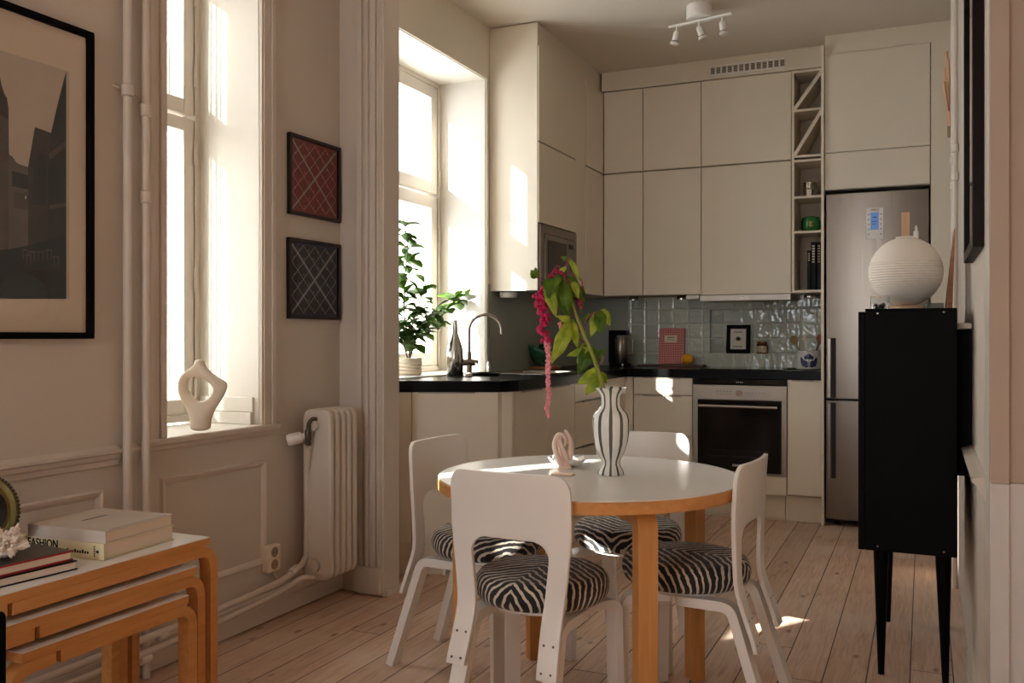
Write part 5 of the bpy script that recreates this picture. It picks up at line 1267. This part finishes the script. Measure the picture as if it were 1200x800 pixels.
# open shelf contents
zs = 2.082 + .0165
t = turned('glass_tumbler', 'small patterned silver tumbler on the third shelf of the column', 'tumbler', -.690, 6.33, zs, [(.036, 0), (.040, .003), (.044, .06), (.046, .098), (.043, .098), (.040, .06), (.035, .008)], mat('etched_silver', (150, 140, 120), .25, metal=.7, noise=.9, nscale=45))
bm = nb(); add_box(bm, -.016, .014, -.049, -.044, .002, .05); link('card', bm, 'paper', t, world=False)
zs = 1.854 + .0165
t = turned('green_jar', 'shiny dark green ceramic jar with gold emblem on an open shelf', 'jar', -.685, 6.335, zs, [(.040, 0), (.052, .006), (.062, .03), (.062, .07), (.055, .094), (.046, .100), (.044, .094)], mat('emerald_glaze', (8, 92, 34), .1, coat=.5))
bm = nb(); fa = math.atan2(-6.3, .69)
for k in range(9):
    a = fa + (-.22 + k * .05); z = .052 + .012 * math.sin(k * 2.1); r = .0632; add_ico(bm, Vector((r * math.cos(a), r * math.sin(a), z)), .0045, 1)
for k in range(7):
    a = fa + (-.16 + k * .05); z = .036 + .006 * math.cos(k * 1.7); r = .0632; add_ico(bm, Vector((r * math.cos(a), r * math.sin(a), z)), .004, 1)
link('emblem', bm, mat('gilt', (196, 170, 60), .3, metal=.5), t, world=False)
zs = 1.467 + .0165
for i, (x, w, h, d_) in enumerate(((-.690, .024, .262, .16), (-.662, .030, .315, .18), (-.628, .026, .315, .18))):
    t = thing('black_book', ['shortest black book, at the left of the three upright on the bottom shelf', 'tallest black book with pale spine lettering, middle of three on the bottom shelf', 'black book against the right side of the bottom shelf'][i], 'book', (x, 6.32, zs), group='black books on the bottom shelf')
    bm = nb(); add_box(bm, -w / 2, w / 2, -.05, .0025 - .05, 0, h); add_box(bm, -w / 2, -w / 2 + .002, -.05, d_ - .05, 0, h); add_box(bm, w / 2 - .002, w / 2, -.05, d_ - .05, 0, h); link('cover', bm, 'cv_black', t, world=False)
    bm = nb(); add_box(bm, -w / 2 + .002, w / 2 - .002, -.047, d_ - .054, .003, h - .003); link('page_block', bm, 'pages', t, world=False)
    bm = nb()
    for k in range(7 if i else 4): zz = h * (.93 - k * .055); add_box(bm, -w * .25, w * .25, -.0506, -.0500, zz - .009, zz)
    link('spine_marks', bm, 'cv_grey' if i == 1 else 'cabin', t, world=False)
# ---------------------------------------------------------------- ceiling spotlight bar
lx, ly = -1.165, 5.17
t = thing('ceiling_spotlight', 'white ceiling spotlight bar with three small spots on a round canopy', 'lamp', (lx, ly, CE - .14))
bm = nb(); add_lathe(bm, [(.071, -.076), (.073, -.072), (.073, -.002), (.071, -.0005)], lx, ly, 48, CE); link('canopy', bm, 'white', t, smooth=True)
zb = CE - .092
e0 = onz(784, 32, zb); e1 = onz(857, 16, zb); lx2, ly2 = (e0.x + e1.x) / 2, (e0.y + e1.y) / 2
bm = nb(); dd = (e1 - e0).normalized(); nn = Vector((-dd.y, dd.x, 0)) * .010
add_prism(bm, [e0 + nn + Vector((0, 0, -.006)), e1 + nn + Vector((0, 0, -.006)), e1 - nn + Vector((0, 0, -.006)), e0 - nn + Vector((0, 0, -.006))], (0, 0, .012)); add_box(bm, lx - .012, lx + .012, ly - .012, ly + .012, zb + .004, CE - .076); link('bar', bm, 'white', t, bevel=.002)
for f, dx, dy in ((.13, -.25, .05), (.49, .35, .1), (.86, .12, -.05)):
    b = e0 + (e1 - e0) * f + Vector((0, 0, -.006)); ax = Vector((dx, dy, -1)).normalized(); j = b + Vector((0, 0, -.032))
    bm = nb(); add_tube(bm, [b, j], .005, 8); add_tube(bm, [j - ax * .006, j - ax * .0 + ax * .004, j + ax * .038, j + ax * .052, j + ax * .055, j + ax * .068], [.010, .0175, .0175, .0155, .022, .027], 20); so = link('spot', bm, 'white', t, smooth=True)
    bm = nb(); add_tube(bm, [j + ax * .0675, j + ax * .071], [.025, .021], 20); link('bulb', bm, mat('spot_glass', (214, 206, 194), .1), so, smooth=True)
    bm = nb(); add_tube(bm, [j + ax * .050, j + ax * .055], .019, 20); link('collar', bm, 'dark', so, smooth=True)
# ================================================================ BLACK CABINET ON THE RIGHT
t = thing('black_cabinet', 'tall black lacquered cabinet on slim tapered legs, against the right wall', 'cabinet', (-.05, 3.75, 0))
cx0, cx1, cy0, cy1, cz0, cz1 = -.208, .100, 3.372, 4.150, .440, 1.275
bm = nb(); add_box(bm, cx0 + .022, cx1, cy0, cy1, cz0 + .004, cz1 - .006); link('carcass', bm, 'black', t, bevel=.002)
link('top', box(cx0 + .022, cx1, cy0, cy1, cz1 - .0055, cz1), 'black', t, bevel=.001)
for a, b in ((cy0 + .001, 3.760), (3.764, cy1 - .001)): link('door', box(cx0, cx0 + .0215, a, b, cz0 + .004, cz1 - .010), 'black', t, bevel=.002)
for q in ((cx0 + .062, cz1 - .016), (cx1 - .040, cz1 - .014), (cx0 + .062, cz0 + .020), (cx1 - .04, cz0 + .02)): bm = nb(); add_tube(bm, [(q[0], cy0 - .0012, q[1]), (q[0], cy0, q[1])], .0035, 10); link('screw', bm, 'steel', t, smooth=True)
for x, y, xb in ((-.137, 3.44, -.137), (.060, 3.44, .066), (-.137, 4.085, -.137), (.060, 4.085, .066)):
    bm = nb(); add_tube(bm, [(x, y, cz0 + .004), (x, y, cz0 - .03), (xb, y, .001)], [.025, .025, .0105], 20); link('leg', bm, 'black', t, smooth=True)
# lantern lamp
pc = Vector((-.064, 3.75)); zl = 1.424; RL = .129
t = thing('paper_lantern_lamp', 'round ribbed rice-paper lantern table lamp with a wooden post on the black cabinet', 'lamp', (pc.x, pc.y, cz1))
prof = []; NR = 72
for i in range(NR + 1):
    a = -PI / 2 * .86 + (PI * .93) * i / NR; a = -1.30 + (2.62) * i / NR
    wob = .0016 * abs(math.sin(i * PI / 2.0 + .0)) if False else (.0018 if i % 2 else -.0004)
    if i > 44: wob *= .35
    prof.append(((RL + wob) * math.cos(a), RL * 1.0 * math.sin(a)))
bm = nb(); add_lathe(bm, prof, pc.x, pc.y, 72, zl, cap=False)
rl = random.Random(4)
for v in bm.verts:
    d = Vector((v.co.x - pc.x, v.co.y - pc.y, 0)); a = math.atan2(d.y, d.x); k = .0009 * math.sin(a * 17 + v.co.z * 160) if v.co.z < zl + .03 else .0003 * math.sin(a * 23)
    v.co += d.normalized() * k
link('shade', bm, 'paper', t, smooth=True, solid=.0007)
bm = nb(); add_lathe(bm, [(.034, .1255), (.036, .130), (.031, .131)], pc.x, pc.y, 32, zl, cap=False); link('top_ring', bm, 'paper', t, smooth=True)
bm = nb(); add_lathe(bm, [(.062, 0), (.065, .003), (.065, .014), (.060, .018)], pc.x, pc.y, 40, cz1 + .0005); link('base', bm, 'wood_light', t, smooth=True)
link('post', box(pc.x - .014, pc.x + .014, pc.y - .006, pc.y + .006, cz1 + .018, 1.648), 'wood_light', t, bevel=.001)
bm = nb(); fx_ = pc.x + .036; add_lathe(bm, [(.009, .120), (.009, .150), (.005, .154), (.0045, .166), (.003, .172)], fx_, pc.y, 14, zl); link('finial', bm, 'white', t, smooth=True)
bm = nb(); add_tube(bm, [(fx_, pc.y, zl + .122), (pc.x + .014, pc.y, zl + .10)], .003, 8); link('wire', bm, 'chrome', t)
# glass vessels beside the lamp
def glass_jar(lab, x, y, r, h, inner=None, rim='glass'):
    t = thing('glass_jar', lab, 'jar', (x, y, cz1)); bm = nb()
    add_lathe(bm, [(r, 0), (r, h)], 0, 0, 28, .001, cap=False); add_lathe(bm, [(.0005, 0), (r, 0)], 0, 0, 28, .001, cap=False); link('glass', bm, 'glass', t, world=False, smooth=True, solid=.002)
    bm = nb(); add_lathe(bm, [(r - .001, h), (r + .001, h + .001), (r + .001, h + .003), (r - .001, h + .004)], 0, 0, 28, cap=False); link('rim', bm, 'pages', t, world=False, smooth=True)
    return t
t = glass_jar('clear glass jar with small dark stones left of the paper lantern', -.148, 3.62, .033, .050)
bm = nb(); rg = random.Random(9)
for i in range(14): add_ico(bm, Vector((rg.uniform(-.018, .018), rg.uniform(-.018, .018), .010 + rg.uniform(0, .014))), .007, 1)
link('stones', bm, 'cv_dark', t, world=False, smooth=True, kind='stuff')
t = thing('grey_box', 'low grey-green box right of the paper lantern', 'box', (.03, 3.95, cz1)); link('body', box(.005, .070, 3.92, 3.99, cz1 + .0005, cz1 + .035), mat('sage', (140, 146, 132), .5), t, bevel=.002)
# leaning framed board
t = thing('leaning_frame', 'thin brown wooden frame leaning against the wall on the black cabinet', 'frame', (.085, 4.05, cz1))
b0 = ony(1112, 360, 3.98); t0 = ony(1117.5, 270, 3.98)
bm = nb(); add_prism(bm, [(b0.x - .012, 3.90, cz1 + .001), (b0.x + .010, 3.90, cz1 + .001), (t0.x + .004, 3.90, t0.z), (t0.x, 3.90, t0.z)], (0, .16, 0)); link('frame', bm, 'wood_mid', t, bevel=.002)
bm = nb(); add_prism(bm, [(b0.x - .0135, 3.92, cz1 + .02), (b0.x - .0125, 3.92, cz1 + .02), (t0.x - .0008, 3.92, t0.z - .02), (t0.x - .0018, 3.92, t0.z - .02)], (0, .12, 0)); link('panel', bm, 'wood_dark', t)
# black wall panel behind the cabinet with a metal bracket
t = thing('black_wall_panel', 'narrow black panel between the tall black cabinet and the wall, with a metal bracket', 'panel', (.125, 3.8, .70))
link('board', box(.104, .149, 3.50, 4.12, .70, 1.205), 'black', t, bevel=.003)
link('bracket', box(.102, .149, 3.49, 3.53, 1.206, 1.226), 'steelh', t, bevel=.002)
# bundle of pale slats on the kitchen wall, white pipes
t = thing('slat_fan', 'bundle of thin pale wooden slats hanging high on the wall right of the fridge', 'decoration', (.13, 5.6, 2.2))
yy = 5.6
for k, (u0, v0, u1, v1) in enumerate(((1107, 80, 1112, 150), (1109, 60, 1114, 158), (1111, 70, 1116, 140), (1106, 96, 1111, 130))):
    a = ony(u0, v0, yy - k * .012); b = ony(u1, v1, yy - k * .012); bm = nb(); add_tube(bm, [a, b], .009, 4); link('slat', bm, 'wood_light', t)
bm = nb(); a = ony(1114, 152, yy - .03); add_box(bm, a.x - .016, a.x + .016, a.y - .008, a.y + .010, a.z - .04, a.z + .02); link('clip', bm, mat('brass_clip', (150, 130, 90), .4), t)
link('hook', box(a.x - .004, XR - .001, yy - .004, yy + .004, a.z + .30, a.z + .31), 'steel', t)
for i, (y, lab) in enumerate(((4.75, 'nearer vertical white pipe on the kitchen side of the right wall'), (5.05, 'farther vertical white pipe on the kitchen side of the right wall'))):
    pipe('water_pipe', lab, [(XR - .018, y, .001), (XR - .018, y, 1.8), (XR - .018, y, CE - .001)], .012, [(XR - .018, y, 2.06), (XR - .018, y, 1.93)], 'white pipes on the right wall')
# picture on the right wall
t = thing('wall_picture', 'tall dark brown framed picture on the right wall, seen almost edge-on', 'picture', (XR, 3.1, 1.42))
yz_frame('frame', 2.80, 3.42, 1.425, 2.62, .028, .030, mat('dark_brown_lacquer', (26, 14, 12), .45, spec=.1), t, x=XR - .001, sgn=-1)
link('mat_board', box(XR - .012, XR - .001, 2.831, 3.389, 1.456, 2.589), 'mat_board', t)
bm = nb(); add_box(bm, XR - .0125, XR - .0122, 2.95, 3.27, 1.62, 2.42); link('print', bm, g[3], t)
link('glazing', box(XR - .0205, XR - .0200, 2.831, 3.389, 1.456, 2.589), 'glass', t)

# ================================================================ CAMERA + LIGHT
cam = bpy.data.cameras.new('camera'); co = bpy.data.objects.new('camera', cam); COL.objects.link(co)
co.location = (0, 0, H); co.rotation_euler = (PI / 2, 0, TH); cam.sensor_width = 36; cam.lens = 36 * F / 1200; cam.shift_y = -(400 - V0) / 1200; cam.clip_start = .02
scene.camera = co
sun = bpy.data.lights.new('sun', 'SUN'); so = bpy.data.objects.new('sun', sun); COL.objects.link(so)
sdv = Vector((1, 1.55, -.72)); so.rotation_euler = sdv.to_track_quat('-Z', 'Y').to_euler(); so.location = (-6, -4, 6)
sun.energy = SUN_E; sun.color = (1, .95, .87); sun.angle = math.radians(.6)
wd = bpy.data.worlds.new('sky'); scene.world = wd; wd.use_nodes = True
bg = wd.node_tree.nodes['Background']; bg.inputs[0].default_value = (.93, .975, 1.02, 1); bg.inputs[1].default_value = SKY_E
def portal(name, x0, x1, y0, y1, z0, z1):
    l = bpy.data.lights.new(name, 'AREA'); l.shape = 'RECTANGLE'; o = bpy.data.objects.new(name, l); COL.objects.link(o); l.cycles.is_portal = True
    o.location = ((x0 + x1) / 2, (y0 + y1) / 2, (z0 + z1) / 2)
    if abs(x1 - x0) < 1e-4: o.rotation_euler = (PI / 2, 0, -PI / 2); l.size = y1 - y0; l.size_y = z1 - z0
    else: o.rotation_euler = (PI / 2, 0, 0) ; l.size = x1 - x0; l.size_y = z1 - z0
    return o
for (a, b) in WIN: portal('daylight_portal', -2.99, -2.99, a, b, WZ0, WZ1)
portal('daylight_portal', -2.99, -2.99, KW0, KW1, KZ0, KZ1)
for (a, b) in RW:
    o = portal('daylight_portal', a, b, -2.79, -2.79, WZ0, WZ1); o.rotation_euler = (PI / 2, 0, PI)
scene.view_settings.view_transform = 'Standard'; scene.view_settings.look = 'None'; scene.view_settings.gamma = 1; scene.view_settings.use_curve_mapping = False
scene.view_settings.exposure = EXPO
scene.cycles.max_bounces = 12; scene.cycles.diffuse_bounces = 8; scene.cycles.transparent_max_bounces = 16
scene.cycles.sample_clamp_indirect = 6; scene.cycles.use_denoising = True
scene.cycles.caustics_reflective = False; scene.cycles.caustics_refractive = False
# things that are one mesh: put their origin at their base
